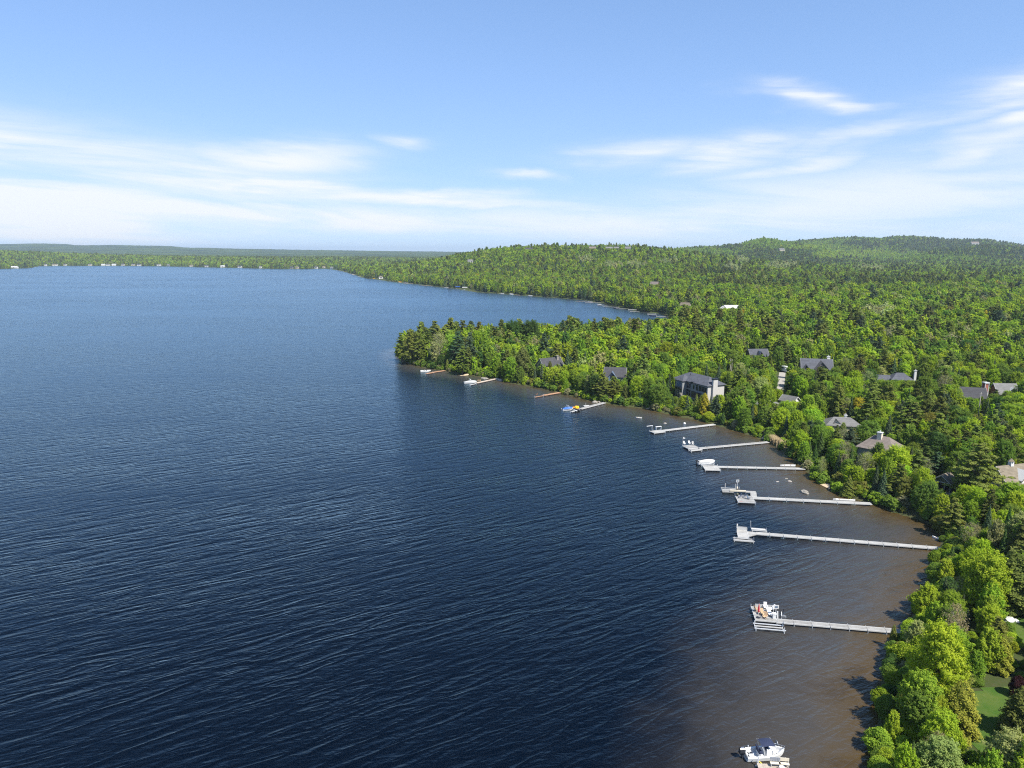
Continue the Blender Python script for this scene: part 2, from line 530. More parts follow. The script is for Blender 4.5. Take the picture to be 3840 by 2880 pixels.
def leaf_material(name, transl=0.35, vary=0.5, hue=0.03):
    m, nt = new_mat(name)
    at = nt.n('ShaderNodeAttribute', attribute_type='INSTANCER', attribute_name='tint')
    lv = nt.n('ShaderNodeAttribute', attribute_type='GEOMETRY', attribute_name='lv').outputs['Fac']
    val = nt.m('MULTIPLY_ADD', lv, vary, 1.0 - vary * 0.5)
    hs = nt.n('ShaderNodeHueSaturation', {'Hue': nt.m('MULTIPLY_ADD', lv, -hue, 0.5 + hue * 0.5), 'Saturation': 1.0, 'Value': val, 'Color': at.outputs['Color']})
    d = nt.n('ShaderNodeBsdfDiffuse', {'Color': hs.outputs[0], 'Roughness': 0.5})
    tr = nt.n('ShaderNodeBsdfTranslucent', {'Color': nt.mixc(1.0, hs.outputs[0], (1.05, 1.15, 0.45), 'MULTIPLY')})
    mx = nt.n('ShaderNodeMixShader', {0: transl, 1: d.outputs[0], 2: tr.outputs[0]})
    finish(nt, mx.outputs[0])
    return m


LEAF = leaf_material('leaf_green', 0.44, 0.55, 0.035)
NEEDLE = leaf_material('needle_green', 0.22, 0.6, 0.03)

# ground
GROUND, nt = new_mat('forest_floor')
geo = nt.n('ShaderNodeNewGeometry').outputs['Position']
g1 = nt.noise(geo, 0.06, 5, 0.6)
g2 = nt.noise(geo, 1.2, 4, 0.6)
gc = nt.mixc(nt.ramp(g1, [(0.35, 0.0), (0.65, 1.0)]), (0.05, 0.075, 0.02), (0.06, 0.06, 0.028))
gc = nt.mixc(nt.ramp(g2, [(0.3, 0.0), (0.7, 1.0)]), gc, (0.04, 0.058, 0.016))
shoreat = nt.n('ShaderNodeAttribute', attribute_type='GEOMETRY', attribute_name='shore').outputs['Fac']
gc = nt.mixc(nt.m('MULTIPLY', shoreat, nt.ramp(g2, [(0.35, 0.3), (0.7, 0.9)])), gc, (0.075, 0.062, 0.038))
b = nt.n('ShaderNodeBsdfPrincipled', {'Base Color': gc, 'Roughness': 0.95, 'Specular IOR Level': 0.1})
finish(nt, b.outputs[0])

# mown grass
LAWN, nt = new_mat('mown_grass')
geo = nt.n('ShaderNodeNewGeometry').outputs['Position']
c = nt.mixc(nt.ramp(nt.noise(geo, 0.35, 5, 0.65), [(0.35, 0.0), (0.68, 1.0)]), (0.045, 0.10, 0.014), (0.105, 0.13, 0.032))
c = nt.mixc(nt.ramp(nt.noise(geo, 6.0, 3, 0.6), [(0.3, 0.0), (0.7, 0.5)]), c, (0.035, 0.075, 0.012))
bn = nt.n('ShaderNodeBump', {'Strength': 0.8, 'Distance': 0.06, 'Height': nt.noise(geo, 9.0, 3)})
b = nt.n('ShaderNodeBsdfPrincipled', {'Base Color': c, 'Roughness': 0.9, 'Specular IOR Level': 0.1, 'Normal': bn.outputs[0]})
finish(nt, b.outputs[0])

# far canopy (woods too far away to tell trees apart)
FARWOOD, nt = new_mat('far_canopy')
geo = nt.n('ShaderNodeNewGeometry').outputs['Position']
n_a = nt.noise(geo, 0.0022, 4, 0.6)
n_b = nt.noise(geo, 0.03, 4, 0.7)
c = nt.mixc(nt.ramp(n_a, [(0.40, 0.0), (0.62, 1.0)]), (0.028, 0.05, 0.024), (0.065, 0.10, 0.026))
c = nt.mixc(nt.ramp(n_b, [(0.35, 0.0), (0.65, 0.7)]), c, (0.022, 0.036, 0.018))
b = nt.n('ShaderNodeBsdfDiffuse', {'Color': c})
finish(nt, b.outputs[0])

# water
WAVE = (0.390, 0.125, 0.044, 0.048)   # heights in metres of the wave trains
WATER, nt = new_mat('lake_water')
geo = nt.n('ShaderNodeNewGeometry').outputs['Position']
sh = nt.n('ShaderNodeAttribute', attribute_type='GEOMETRY', attribute_name='shallow').outputs['Fac']
bed1 = nt.noise(geo, 0.075, 5, 0.65, 0.7)
bed2 = nt.noise(geo, 0.5, 3, 0.6)
shn = nt.m('ADD', sh, nt.m('MULTIPLY', nt.m('SUBTRACT', bed1, 0.5), 0.50))
shn = nt.m('MULTIPLY', shn, nt.ramp(sh, [(0.0, 0.0), (0.15, 1.0)]), clamp=True)
wc = nt.mixc(nt.ramp(shn, [(0.0, 0.0), (0.22, 0.16), (0.5, 0.62), (0.8, 1.0)]), (0.0007, 0.0024, 0.0062), (0.050, 0.0445, 0.038))
edge = nt.ramp(shn, [(0.72, 0.0), (1.0, 1.0)])
wc = nt.mixc(edge, wc, (0.060, 0.038, 0.010))
wc = nt.mixc(nt.m('MULTIPLY', nt.m('MULTIPLY', shn, nt.ramp(bed1, [(0.52, 0.0), (0.68, 1.0)])), 0.55), wc, (0.016, 0.013, 0.011))
gust = nt.noise(nt.vm('MULTIPLY', geo, (0.0022, 0.006, 1)), 1.0, 4, 0.55)
gust2 = nt.noise(nt.vm('MULTIPLY', geo, (0.012, 0.040, 1)), 1.0, 4, 0.6)
gustf = nt.m('MULTIPLY', nt.ramp(gust, [(0.35, 0.45), (0.65, 1.10)]), nt.ramp(gust2, [(0.32, 0.62), (0.68, 1.35)]))
hg = bpy.data.node_groups.new('wave_height', 'ShaderNodeTree')
hg.interface.new_socket('P', in_out='INPUT', socket_type='NodeSocketVector')
hg.interface.new_socket('shallow', in_out='INPUT', socket_type='NodeSocketFloat')
hg.interface.new_socket('h', in_out='OUTPUT', socket_type='NodeSocketFloat')
wn = NT(hg)
gi = wn.n('NodeGroupInput'); go = wn.n('NodeGroupOutput')
pv_ = gi.outputs[0]
r1 = wn.n('ShaderNodeVectorRotate', {'Vector': pv_, 'Axis': (0, 0, 1), 'Angle': math.radians(-31)}, rotation_type='AXIS_ANGLE').outputs[0]
r2 = wn.n('ShaderNodeVectorRotate', {'Vector': pv_, 'Axis': (0, 0, 1), 'Angle': math.radians(38)}, rotation_type='AXIS_ANGLE').outputs[0]
r3 = wn.n('ShaderNodeVectorRotate', {'Vector': pv_, 'Axis': (0, 0, 1), 'Angle': math.radians(-12)}, rotation_type='AXIS_ANGLE').outputs[0]
def crest(v, sc, det, ro, di):
    q = wn.noise(wn.vm('MULTIPLY', v, sc), 1.0, det, ro, di)
    return wn.m('SUBTRACT', 1.0, wn.m('POWER', wn.m('ABSOLUTE', wn.m('MULTIPLY_ADD', q, 2.6, -1.3)), 0.85))
hA = crest(r1, (0.085, 0.40, 1), 2, 0.5, 0.35)
hB = crest(r3, (0.30, 0.98, 1), 2, 0.5, 0.3)
hC = crest(r2, (0.40, 1.30, 1), 1, 0.5, 0.3)
hD = wn.noise(wn.vm('MULTIPLY', r1, (1.2, 2.8, 1)), 1.0, 3, 0.6, 0.2)
tot = wn.m('ADD', wn.m('ADD', wn.m('MULTIPLY', hA, WAVE[0]), wn.m('MULTIPLY', hB, WAVE[1])), wn.m('ADD', wn.m('MULTIPLY', hC, wn.m('MULTIPLY_ADD', gi.outputs[1], 0.05, WAVE[2])), wn.m('MULTIPLY', hD, WAVE[3])))
hg.links.new(tot, go.inputs[0])
EPS = 0.06
def wave_at(off):
    nd = nt.n('ShaderNodeGroup'); nd.node_tree = hg
    nt.t.links.new(nt.vm('ADD', geo, off), nd.inputs[0]); nt.t.links.new(sh, nd.inputs[1])
    return nd.outputs[0]
w0, w1, w2 = wave_at((0, 0, 0)), wave_at((EPS, 0, 0)), wave_at((0, EPS, 0))
gx = nt.m('MULTIPLY', nt.m('SUBTRACT', w0, w1), nt.m('MULTIPLY', gustf, 1 / EPS))
gy = nt.m('MULTIPLY', nt.m('SUBTRACT', w0, w2), nt.m('MULTIPLY', gustf, 1 / EPS))
nrm = nt.vm('NORMALIZE', nt.n('ShaderNodeCombineXYZ', {0: gx, 1: gy, 2: 1.0}).outputs[0])
inc = nt.n('ShaderNodeNewGeometry').outputs['Incoming']
cosv = nt.m('MAXIMUM', nt.n('ShaderNodeVectorMath', {0: nrm, 1: inc}, operation='DOT_PRODUCT').outputs['Value'], 0.0)
fres = nt.m('MULTIPLY_ADD', nt.m('POWER', nt.m('SUBTRACT', 1.0, cosv), 4.7), 0.80, 0.010)      # reflectance of water against the angle
dif = nt.n('ShaderNodeBsdfDiffuse', {'Color': wc})
gls = nt.n('ShaderNodeBsdfGlossy', {'Color': (0.68, 0.89, 1.0, 1), 'Roughness': 0.24, 'Normal': nrm})
wsh = nt.n('ShaderNodeMixShader', {0: fres, 1: dif.outputs[0], 2: gls.outputs[0]})
finish(nt, wsh.outputs[0])

# haze
HAZE, nt = new_mat('haze_air')
vol = nt.n('ShaderNodeVolumePrincipled', {'Color': (0.72, 0.86, 1.0, 1), 'Density': 0.000055, 'Anisotropy': 0.2})
nt.n('ShaderNodeOutputMaterial', {'Volume': vol.outputs[0]})

# ------------------------------------------------------------------ ground sheet, water sheet
def fan_grid(ys, us):
    Yg, Ug = np.meshgrid(ys, us, indexing='ij')
    X = (Yg * Ug).ravel(); Yv = Yg.ravel()
    nr, nc = len(ys), len(us)
    i = np.arange(nr - 1)[:, None] * nc + np.arange(nc - 1)[None, :]
    F = np.stack([i, i + 1, i + 1 + nc, i + nc], -1).reshape(-1, 4)
    return X, Yv, F


ys = np.concatenate([np.linspace(8, 50, 10), np.geomspace(52, 700, 230), np.geomspace(712, 5200, 150), np.geomspace(5400, 26000, 30)])
us = np.concatenate([np.linspace(-3.0, -0.95, 14), np.linspace(-0.9, 1.0, 330), np.linspace(1.05, 3.0, 14)])
X, Y, F = fan_grid(ys, us)
D = signed_dist(X, Y)
Z = height(X, Y, D)
ground_me = np_mesh('ground', np.stack([X, Y, Z], 1), F, GROUND, attrs={'shore': ('POINT', 'FLOAT', np.clip(1 - np.abs(D - 0.5) / 3.0, 0, 1))}, smooth=True)
tag(link('ground', ground_me), kind='structure')

ysw = np.concatenate([np.linspace(8, 50, 8), np.geomspace(52, 800, 240), np.geomspace(815, 3400, 110)])
usw = np.concatenate([np.linspace(-3.0, -0.95, 12), np.linspace(-0.9, 0.95, 330), np.linspace(1.0, 2.5, 10)])
X, Y, F = fan_grid(ysw, usw)
D = signed_dist(X, Y)
wid = np.interp(Y, [60, 110, 200, 280, 430, 700, 3000], [34, 36, 40, 31, 16, 9, 8])
shal = np.clip(1 + D / wid, 0, 1)
water_me = np_mesh('lake_water', np.stack([X, Y, np.zeros_like(X)], 1), F, WATER, attrs={'shallow': ('POINT', 'FLOAT', shal)}, smooth=True)
tag(link('lake_water', water_me), kind='structure')

# woods beyond the trees that can be told apart
ysf = np.geomspace(4300, 24000, 240)
usf = np.linspace(-1.0, 1.1, 420)
X, Y, F = fan_grid(ysf, usf)
D = signed_dist(X, Y)
Zf = height(X, Y, D) + 6 + 7 * rng.random(X.shape) * np.clip(9000 / Y, 0.3, 1) + 2.5 * _n2(X, Y, 120, 5)
tag(link('distant_woods', np_mesh('distant_woods', np.stack([X, Y, Zf], 1), F, FARWOOD)), 'hazy blue green woods on the plain and ridge beyond the lake', 'woods', kind='stuff')

hz = MB().box((0, 12000, 95), (44000, 28000, 200))
tag(hz.build('haze', HAZE), kind='stuff')

# ------------------------------------------------------------------ tree forms
def unit(v):
    return v / np.maximum(np.linalg.norm(v, axis=1, keepdims=True), 1e-9)


def kites(pos, nrm, size, r, aspect=1.5):
    """leaf sprays: one four-cornered blade each"""
    n = len(pos)
    rnd = unit(r.normal(size=(n, 3)))
    t = unit(np.cross(nrm, rnd)); bt = np.cross(nrm, t)
    s = size * (0.65 + 0.7 * r.random((n, 1)))
    k = s * aspect * 0.5; w = s * 0.5
    V = np.stack([pos - t * k, pos + bt * w + nrm * s * 0.10, pos + t * k, pos - bt * w + nrm * s * 0.10], 1).reshape(-1, 3)
    return V


def pack(name, pos, nrm, size, r, mat, lv, aspect=1.5):
    V = kites(pos, nrm, size, r, aspect)
    F_ = np.arange(len(V)).reshape(-1, 4)
    return V, F_, np.repeat(lv, 1)


def clump_leaves(C, R, per, r, flat=1.0, up=0.25):
    """blades spread over the skins of clumps"""
    k = len(C)
    dirs = unit(r.normal(size=(k * per, 3)))
    dirs[:, 2] = np.where(dirs[:, 2] < -0.35, -dirs[:, 2] * 0.5, dirs[:, 2])
    rad = np.repeat(R, per)[:, None] * (0.45 + 0.6 * r.random((k * per, 1)) ** 0.6)
    off = dirs * rad
    off[:, 2] *= flat
    pos = np.repeat(C, per, 0) + off
    nrm = unit(dirs * 0.9 + 0.55 * r.normal(size=dirs.shape) + np.array((0, 0, up)))
    lv = np.repeat(r.random(k), per) * 0.55 + r.random(k * per) * 0.45
    return pos, nrm, lv


def crown_round(H, W, r, nc, per, base=0.22, top_bias=0.0, flat=0.85):
    """clumps on a broad crown; width profile fullest a little above the middle"""
    i = np.arange(nc)
    t = np.clip((i + 0.5) / nc + 0.04 * r.normal(size=nc), 0.0, 1.0)
    z = base + (1 - base) * t
    prof = np.sin(np.pi * np.clip(0.12 + 0.86 * t ** (1.0 + top_bias), 0, 1)) ** 0.65
    ang = i * 2.39996 + 0.5 * r.normal(size=nc)
    rr = prof * (0.55 + 0.5 * r.random(nc)) * W * 0.42
    C = np.stack([np.cos(ang) * rr, np.sin(ang) * rr, z * H * 0.92], 1)
    R = W * (0.13 + 0.11 * r.random(nc)) * (0.75 + 0.45 * prof)
    return clump_leaves(C, R, per, r, flat)


def crown_spray(H, W, r, ns, per, base=0.18, full=0.55, upness=0.8, shoot=1.5, ragged=0.25):
    """feathery crown of leafy shoots that reach outward and up from the limbs"""
    t = np.clip((np.arange(ns) + r.random(ns)) / ns, 0, 1)
    prof = np.sin(np.pi * np.clip(0.10 + 0.88 * t ** (full / 0.55), 0, 1)) ** 0.75
    a = r.random(ns) * 6.283
    lobes = 1 + ragged * np.sin(a * 3 + r.random() * 6) + ragged * np.sin(a * 5 + t * 9 + r.random() * 6) * 0.7
    rad = prof * W * 0.36 * lobes * np.sqrt(0.12 + 0.88 * r.random(ns))
    z = (base + (0.93 - base) * t) * H - 0.06 * H
    C = np.stack([np.cos(a) * rad, np.sin(a) * rad, z], 1)
    out = np.stack([np.cos(a), np.sin(a), np.full(ns, upness) * (0.35 + 0.9 * t)], 1) + 0.38 * r.normal(size=(ns, 3))
    out = unit(out)
    L = shoot * (0.55 + 0.85 * r.random(ns)) * (W / 8)
    q = r.random((ns, per)) ** 0.8
    thick = 0.36 * (W / 8) * (1.15 - 0.75 * q)
    off = r.normal(size=(ns, per, 3)) * thick[..., None]
    pos = C[:, None, :] + out[:, None, :] * (q * L[:, None])[..., None] + off
    nrm = unit((out[:, None, :] * 0.5 + off / (thick[..., None] + 1e-6) * 0.55 + np.array((0, 0, 0.35)) + 0.35 * r.normal(size=off.shape)).reshape(-1, 3))
    lv = (np.repeat(r.random(ns), per) * 0.5 + r.random(ns * per) * 0.35 + q.reshape(-1) * 0.15)
    return pos.reshape(-1, 3), nrm, lv


def crown_upright(H, W, r, nc, per):
    """several upright plumes, ragged at the top"""
    npl = 6
    Cs, Rs = [], []
    for k in range(npl):
        a = k * 2.39996 + r.random(); d = W * 0.27 * (k > 0) * (0.7 + 0.6 * r.random())
        top = H * (1.0 if k == 0 else 0.68 + 0.28 * r.random())
        m = max(2, nc // npl)
        tt = np.linspace(0.22, 0.97, m)
        sw = 1 - 0.75 * tt
        Cs.append(np.stack([np.cos(a) * d * (0.6 + tt * 0.7) + 0.25 * r.normal(size=m), np.sin(a) * d * (0.6 + tt * 0.7) + 0.25 * r.normal(size=m), tt * top], 1))
        Rs.append(W * 0.20 * (0.45 + sw) * (0.75 + 0.4 * r.random(m)))
    return clump_leaves(np.concatenate(Cs), np.concatenate(Rs), per, r, 1.3)


def crown_pine(H, W, r, levels, per, dens=1.0):
    """white pine: open whorls of flat ragged plates"""
    Cs, Rs = [], []
    for k in range(levels):
        t = k / (levels - 1)
        z = H * (0.20 + 0.78 * t)
        L = W * 0.5 * (1 - 0.80 * t ** 1.4) * (0.65 + 0.55 * r.random()) * (0.72 if t < 0.12 else 1)
        nb = int(round((6 - 3 * t) * dens)) or 2
        for b_ in range(nb):
            a = b_ * 6.283 / nb + r.random() * 1.2 + k
            l = L * (0.65 + 0.5 * r.random())
            for q in (0.40, 0.72, 1.0):
                Cs.append((math.cos(a) * l * q, math.sin(a) * l * q, z + l * q * 0.12 + 0.25 * r.normal()))
                Rs.append(W * 0.085 * (1.25 - 0.35 * q) * (0.8 + 0.5 * r.random()) * (1 - 0.45 * t))
    Cs.append((0, 0, H * 0.985)); Rs.append(W * 0.04)
    return clump_leaves(np.array(Cs), np.array(Rs), per, r, 0.42, 0.7)


def crown_spruce(H, W, r, n, layers=17, power=0.9, col=0.0):
    """narrow cone of drooping tiers"""
    t = 1 - np.sqrt(r.random(n))
    saw = 1 - ((t * layers) % 1.0)
    a = r.random(n) * 6.283
    lob = 1 + 0.22 * np.sin(a * 5 + np.floor(t * layers) * 2.1)
    Rm = W * 0.5 * np.maximum((1 - t) ** power, 0.03) * (0.62 + 0.42 * saw) * lob
    Rm = Rm * (1 - col) + col * W * 0.5 * np.sqrt(np.clip(1 - t ** 2.4, 0, 1)) * (0.8 + 0.25 * r.random(n)) * lob
    rr = Rm * np.sqrt(0.35 + 0.65 * r.random(n))
    z = H * (0.06 + 0.94 * t) - rr * 0.22 * (1 - col)
    pos = np.stack([np.cos(a) * rr, np.sin(a) * rr, z], 1)
    out = np.stack([np.cos(a), np.sin(a), np.full(n, 0.75)], 1)
    nrm = unit(out + 0.5 * r.normal(size=(n, 3)))
    return pos, nrm, r.random(n)


def limbs(H, W, r, nl, r0, lean=0.0, top=0.85, twigs=0):
    """tapered trunk with limbs"""
    mb = MB()
    pts = []
    x = y = 0.0
    for k in range(6):
        t = k / 5
        pts.append((x + lean * t * H, y, H * top * t - (0.4 if k == 0 else 0)))
        x += 0.02 * H * r.normal() * 0.5; y += 0.02 * H * r.normal() * 0.5
    for k in range(5):
        mb.tube(pts[k], pts[k + 1], r0 * (1 - 0.17 * k), r0 * (1 - 0.17 * (k + 1)), 6, cap=(k == 4))
    for k in range(nl):
        t = 0.28 + 0.62 * (k + r.random()) / nl
        s = Vector(pts[min(int(t * 5), 4)]).lerp(Vector(pts[min(int(t * 5) + 1, 5)]), (t * 5) % 1.0)
        a = k * 2.4 + r.random()
        l = W * 0.46 * (1.1 - 0.6 * t)
        e = s + Vector((math.cos(a) * l, math.sin(a) * l, l * (0.45 + 0.5 * r.random())))
        rr = r0 * (0.42 - 0.25 * t)
        mb.tube(s, e, rr, rr * 0.35, 4, cap=False)
        for q in range(twigs):
            m = s.lerp(e, 0.35 + 0.6 * r.random())
            a2 = a + 1.3 * r.normal()
            e2 = m + Vector((math.cos(a2), math.sin(a2), 0.7 + 0.5 * r.random())) * l * (0.3 + 0.35 * r.random())
            mb.tube(m, e2, rr * 0.5, rr * 0.15, 3, cap=False)
    return mb


def leaf_mesh(name, data, size, r, mat, aspect=1.5):
    pos, nrm, lv = data
    V = kites(pos, nrm, size, r, aspect)
    return np_mesh(name, V, np.arange(len(V)).reshape(-1, 4), mat, attrs={'lv': ('FACE', 'FLOAT', lv)})


def joined(name, crown_me, trunk_mb, crown_mat, trunk_mat):
    """crown and trunk in one mesh, for the trees of the mass"""
    n = len(crown_me.vertices)
    cv = np.empty(n * 3, np.float32); crown_me.vertices.foreach_get('co', cv)
    nf = len(crown_me.polygons)
    lv = np.empty(nf, np.float32); crown_me.attributes['lv'].data.foreach_get('value', lv)
    tv = np.array(trunk_mb.v, np.float32) if trunk_mb.v else np.zeros((0, 3), np.float32)
    tf = [f for f in trunk_mb.f if len(f) == 4]
    V = np.concatenate([cv.reshape(-1, 3), tv])
    Fq = np.concatenate([np.arange(n).reshape(-1, 4), np.array(tf, int).reshape(-1, 4) + n])
    me = np_mesh(name, V, Fq, crown_mat, attrs={'lv': ('FACE', 'FLOAT', np.concatenate([lv, np.full(len(tf), 0.5)]))})
    me.materials.append(trunk_mat)
    mi = np.concatenate([np.zeros(nf, np.int32), np.ones(len(tf), np.int32)])
    me.polygons.foreach_set('material_index', mi)
    return me


H0 = 12.0    # all forms are made 12 m tall
FORMS = {}   # kind -> list of (crown mesh, trunk mesh, width)


def make_form(kind, lod, k):
    r = np.random.default_rng(hash((len(kind) * 31 + ord(kind[0]) * 7 + lod * 101 + k * 13)) % 100000)
    big = (1.0, 2.1, 4.2)[lod]
    bark = MATS['bark']
    if kind == 'broadleaf_tree':
        W = (9.0, 7.6, 8.2, 6.6)[k % 4]
        if lod == 2:
            d = crown_round(H0, W, r, 11, 13, base=(0.16, 0.22, 0.12, 0.2)[k % 4], top_bias=(0.0, 0.3, -0.15, 0.5)[k % 4])
        else:
            ns, per = ((430, 52), (100, 16))[lod]
            d = crown_spray(H0, W, r, ns, per, (0.14, 0.20, 0.10, 0.18)[k % 4], (0.55, 0.70, 0.45, 0.85)[k % 4], (0.7, 1.0, 0.5, 1.3)[k % 4], (1.5, 1.8, 1.4, 2.0)[k % 4], (0.18, 0.25, 0.22, 0.15)[k % 4])
        size = (0.205, 0.66, 1.30)[lod]; mat = LEAF; tb = limbs(H0, W, r, (9, 4, 0)[lod], 0.22)
    elif kind == 'poplar_tree':
        W = (6.4, 5.4, 6.0)[k % 3]
        if lod == 2:
            d = crown_upright(H0, W, r, 12, 11)
        else:
            ns, per = ((340, 52), (90, 16))[lod]
            d = crown_spray(H0, W, r, ns, per, 0.10, (0.5, 0.7, 0.6)[k % 3], 2.2, 2.1, 0.3)
        size = (0.20, 0.62, 1.25)[lod]; mat = LEAF; tb = limbs(H0, W * 0.6, r, (8, 3, 0)[lod], 0.15); bark = MATS['birch_bark']
    elif kind == 'pine_tree':
        W = (8.6, 7.4)[k % 2]
        d = crown_pine(H0, W, r, (15, 12, 8)[lod], (85, 11, 5)[lod], (1.0, 0.9, 0.7)[lod])
        size = (0.19, 0.62, 1.25)[lod]; mat = NEEDLE; tb = limbs(H0, W, r, (16, 5, 0)[lod], 0.20, top=0.96)
    elif kind == 'spruce_tree':
        W = (4.0, 3.3)[k % 2]
        d = crown_spruce(H0, W, r, (12000, 800, 150)[lod])
        size = (0.15, 0.56, 1.1)[lod]; mat = NEEDLE; tb = limbs(H0, 1, r, 0, 0.14, top=0.9)
    elif kind == 'cedar_tree':
        W = (3.6, 4.6)[k % 2]
        d = crown_spruce(H0, W, r, (17000, 900, 160)[lod], 9, 0.8, 0.75)
        size = (0.14, 0.56, 1.1)[lod]; mat = NEEDLE; tb = limbs(H0, 1, r, 0, 0.14, top=0.85)
    elif kind == 'bare_tree':
        W = (7.4, 6.0)[k % 2]
        nc, per = ((56, 34), (26, 14), (12, 7))[lod]
        d = crown_round(H0, W, r, nc, per, base=0.2, top_bias=0.2, flat=1.0)
        size = 0.22 * big; mat = LEAF; tb = limbs(H0, W, r, (20, 12, 4)[lod], 0.17, twigs=(6, 3, 0)[lod], top=0.92); bark = MATS['bark_grey']
    elif kind == 'shrub':
        W = (14.0, 11.0)[k % 2]
        nc, per = ((60, 260), (24, 44), (9, 10))[lod]
        d = crown_round(H0, W, r, nc, per, base=0.03, top_bias=-0.2, flat=0.9)
        size = (0.52, 1.4, 3.0)[lod]; mat = LEAF; tb = limbs(H0, W, r, (7, 0, 0)[lod], 0.25, top=0.5)
    asp = 2.0 if mat is NEEDLE else 1.45
    cm = leaf_mesh('crown', d, size, r, mat, asp)
    return cm, tb, bark, mat, W


KINDS = {'broadleaf_tree': 4, 'poplar_tree': 3, 'pine_tree': 2, 'spruce_tree': 2, 'cedar_tree': 2, 'bare_tree': 2, 'shrub': 2}
TRUNKS = {}
WIDTH = {}
for kind, cnt in KINDS.items():
    FORMS[kind] = []
    for k in range(cnt):
        cm, tb, bark, mat, W = make_form(kind, 0, k)
        FORMS[kind].append((cm, tb.mesh('trunk', bark, True), W))
# lighter forms for the mass of the wood, kept out of the scene itself and only instanced
FOREST_FORMS = bpy.data.collections.new('forest_forms')
FIDX = {}
_i = 0
for lod in (1, 2, 0):
    for kind, cnt in KINDS.items():
        for k in range(cnt):
            if lod == 0:
                cm, tbm, W = FORMS[kind][k]
                _, tb, bark, mat, W = make_form(kind, 0, k)
            else:
                cm, tb, bark, mat, W = make_form(kind, lod, k)
            me = joined('wood_form', cm, tb, mat, bark)
            o = bpy.data.objects.new('form_%03d' % _i, me)
            FOREST_FORMS.objects.link(o)
            FIDX[(kind, lod, k)] = _i
            WIDTH[(kind, k)] = W
            _i += 1


def scatter(name, pos, idx, rot, scl, tint):
    """one object of many instanced trees"""
    me = bpy.data.meshes.new(name)
    n = len(pos)
    me.vertices.add(n)
    me.vertices.foreach_set('co', np.ascontiguousarray(pos, np.float32).ravel())
    a = me.attributes.new('pick', 'INT', 'POINT'); a.data.foreach_set('value', np.ascontiguousarray(idx, np.int32))
    a = me.attributes.new('turn', 'FLOAT_VECTOR', 'POINT'); a.data.foreach_set('vector', np.ascontiguousarray(np.stack([np.zeros(n), np.zeros(n), rot], 1), np.float32).ravel())
    a = me.attributes.new('size', 'FLOAT_VECTOR', 'POINT'); a.data.foreach_set('vector', np.ascontiguousarray(scl, np.float32).ravel())
    a = me.attributes.new('tint', 'FLOAT_COLOR', 'POINT'); a.data.foreach_set('color', np.ascontiguousarray(np.concatenate([tint, np.ones((n, 1))], 1), np.float32).ravel())
    me.materials.append(LEAF)
    o = link(name, me)
    ng = bpy.data.node_groups.new(name, 'GeometryNodeTree')
    ng.interface.new_socket('Geometry', in_out='INPUT', socket_type='NodeSocketGeometry')
    ng.interface.new_socket('Geometry', in_out='OUTPUT', socket_type='NodeSocketGeometry')
    N = ng.nodes.new
    gi = N('NodeGroupInput'); go = N('NodeGroupOutput')
    ci = N('GeometryNodeCollectionInfo'); ci.inputs['Collection'].default_value = FOREST_FORMS
    ci.inputs['Separate Children'].default_value = True; ci.inputs['Reset Children'].default_value = True
    ip = N('GeometryNodeInstanceOnPoints'); ip.inputs['Pick Instance'].default_value = True

    def attr(nm, typ):
        x = N('GeometryNodeInputNamedAttribute'); x.data_type = typ; x.inputs['Name'].default_value = nm
        return x.outputs['Attribute']
    er = N('FunctionNodeEulerToRotation')
    L = ng.links.new
    L(gi.outputs[0], ip.inputs['Points']); L(ci.outputs[0], ip.inputs['Instance'])
    L(attr('pick', 'INT'), ip.inputs['Instance Index'])
    L(attr('turn', 'FLOAT_VECTOR'), er.inputs[0]); L(er.outputs[0], ip.inputs['Rotation'])
    L(attr('size', 'FLOAT_VECTOR'), ip.inputs['Scale'])
    L(ip.outputs[0], go.inputs[0])
    md = o.modifiers.new('scatter', 'NODES'); md.node_group = ng
    return o


# colours of foliage (leaf reflectance)
TINTS = {
    'bright green': (0.244, 0.354, 0.041), 'yellow green': (0.311, 0.413, 0.037), 'mid green': (0.173, 0.263, 0.046), 'dark green': (0.086, 0.155, 0.041),
    'pale sage': (0.333, 0.370, 0.138), 'grey green': (0.288, 0.279, 0.153), 'olive': (0.215, 0.225, 0.054), 'amber': (0.368, 0.306, 0.032), 'tan': (0.268, 0.242, 0.129),
    'blue green': (0.086, 0.131, 0.068), 'olive green': (0.171, 0.215, 0.047), 'dark olive': (0.125, 0.150, 0.039), 'golden olive': (0.244, 0.278, 0.041), 'pale straw': (0.350, 0.385, 0.185), 'purple brown': (0.054, 0.023, 0.026)}
KIND_TINTS = {
    'broadleaf_tree': [('bright green', .32), ('yellow green', .22), ('mid green', .26), ('dark green', .08), ('pale sage', .05), ('olive', .03), ('amber', .006)],
    'poplar_tree': [('bright green', .35), ('yellow green', .25), ('mid green', .25), ('pale sage', .10), ('olive', .05)],
    'pine_tree': [('olive green', .6), ('dark olive', .2), ('blue green', .2)],
    'spruce_tree': [('blue green', .6), ('dark green', .4)],
    'cedar_tree': [('olive green', .35), ('dark olive', .3), ('dark green', .2), ('golden olive', .15)],
    'bare_tree': [('grey green', .65), ('tan', .08), ('pale sage', .27)],
    'shrub': [('bright green', .3), ('mid green', .35), ('yellow green', .15), ('olive', .2)]}

# ------------------------------------------------------------------ where things are kept clear of trees
CLEAR = []      # (x, y, radius): nothing grows here
SIGHT = []      # (px0, py0, px1, py1, depth): trees nearer than this stay below py1 inside this window


def clear(p, rad):
    CLEAR.append((float(p[0]), float(p[1]), rad))

# ------------------------------------------------------------------ houses
_wcache = {}


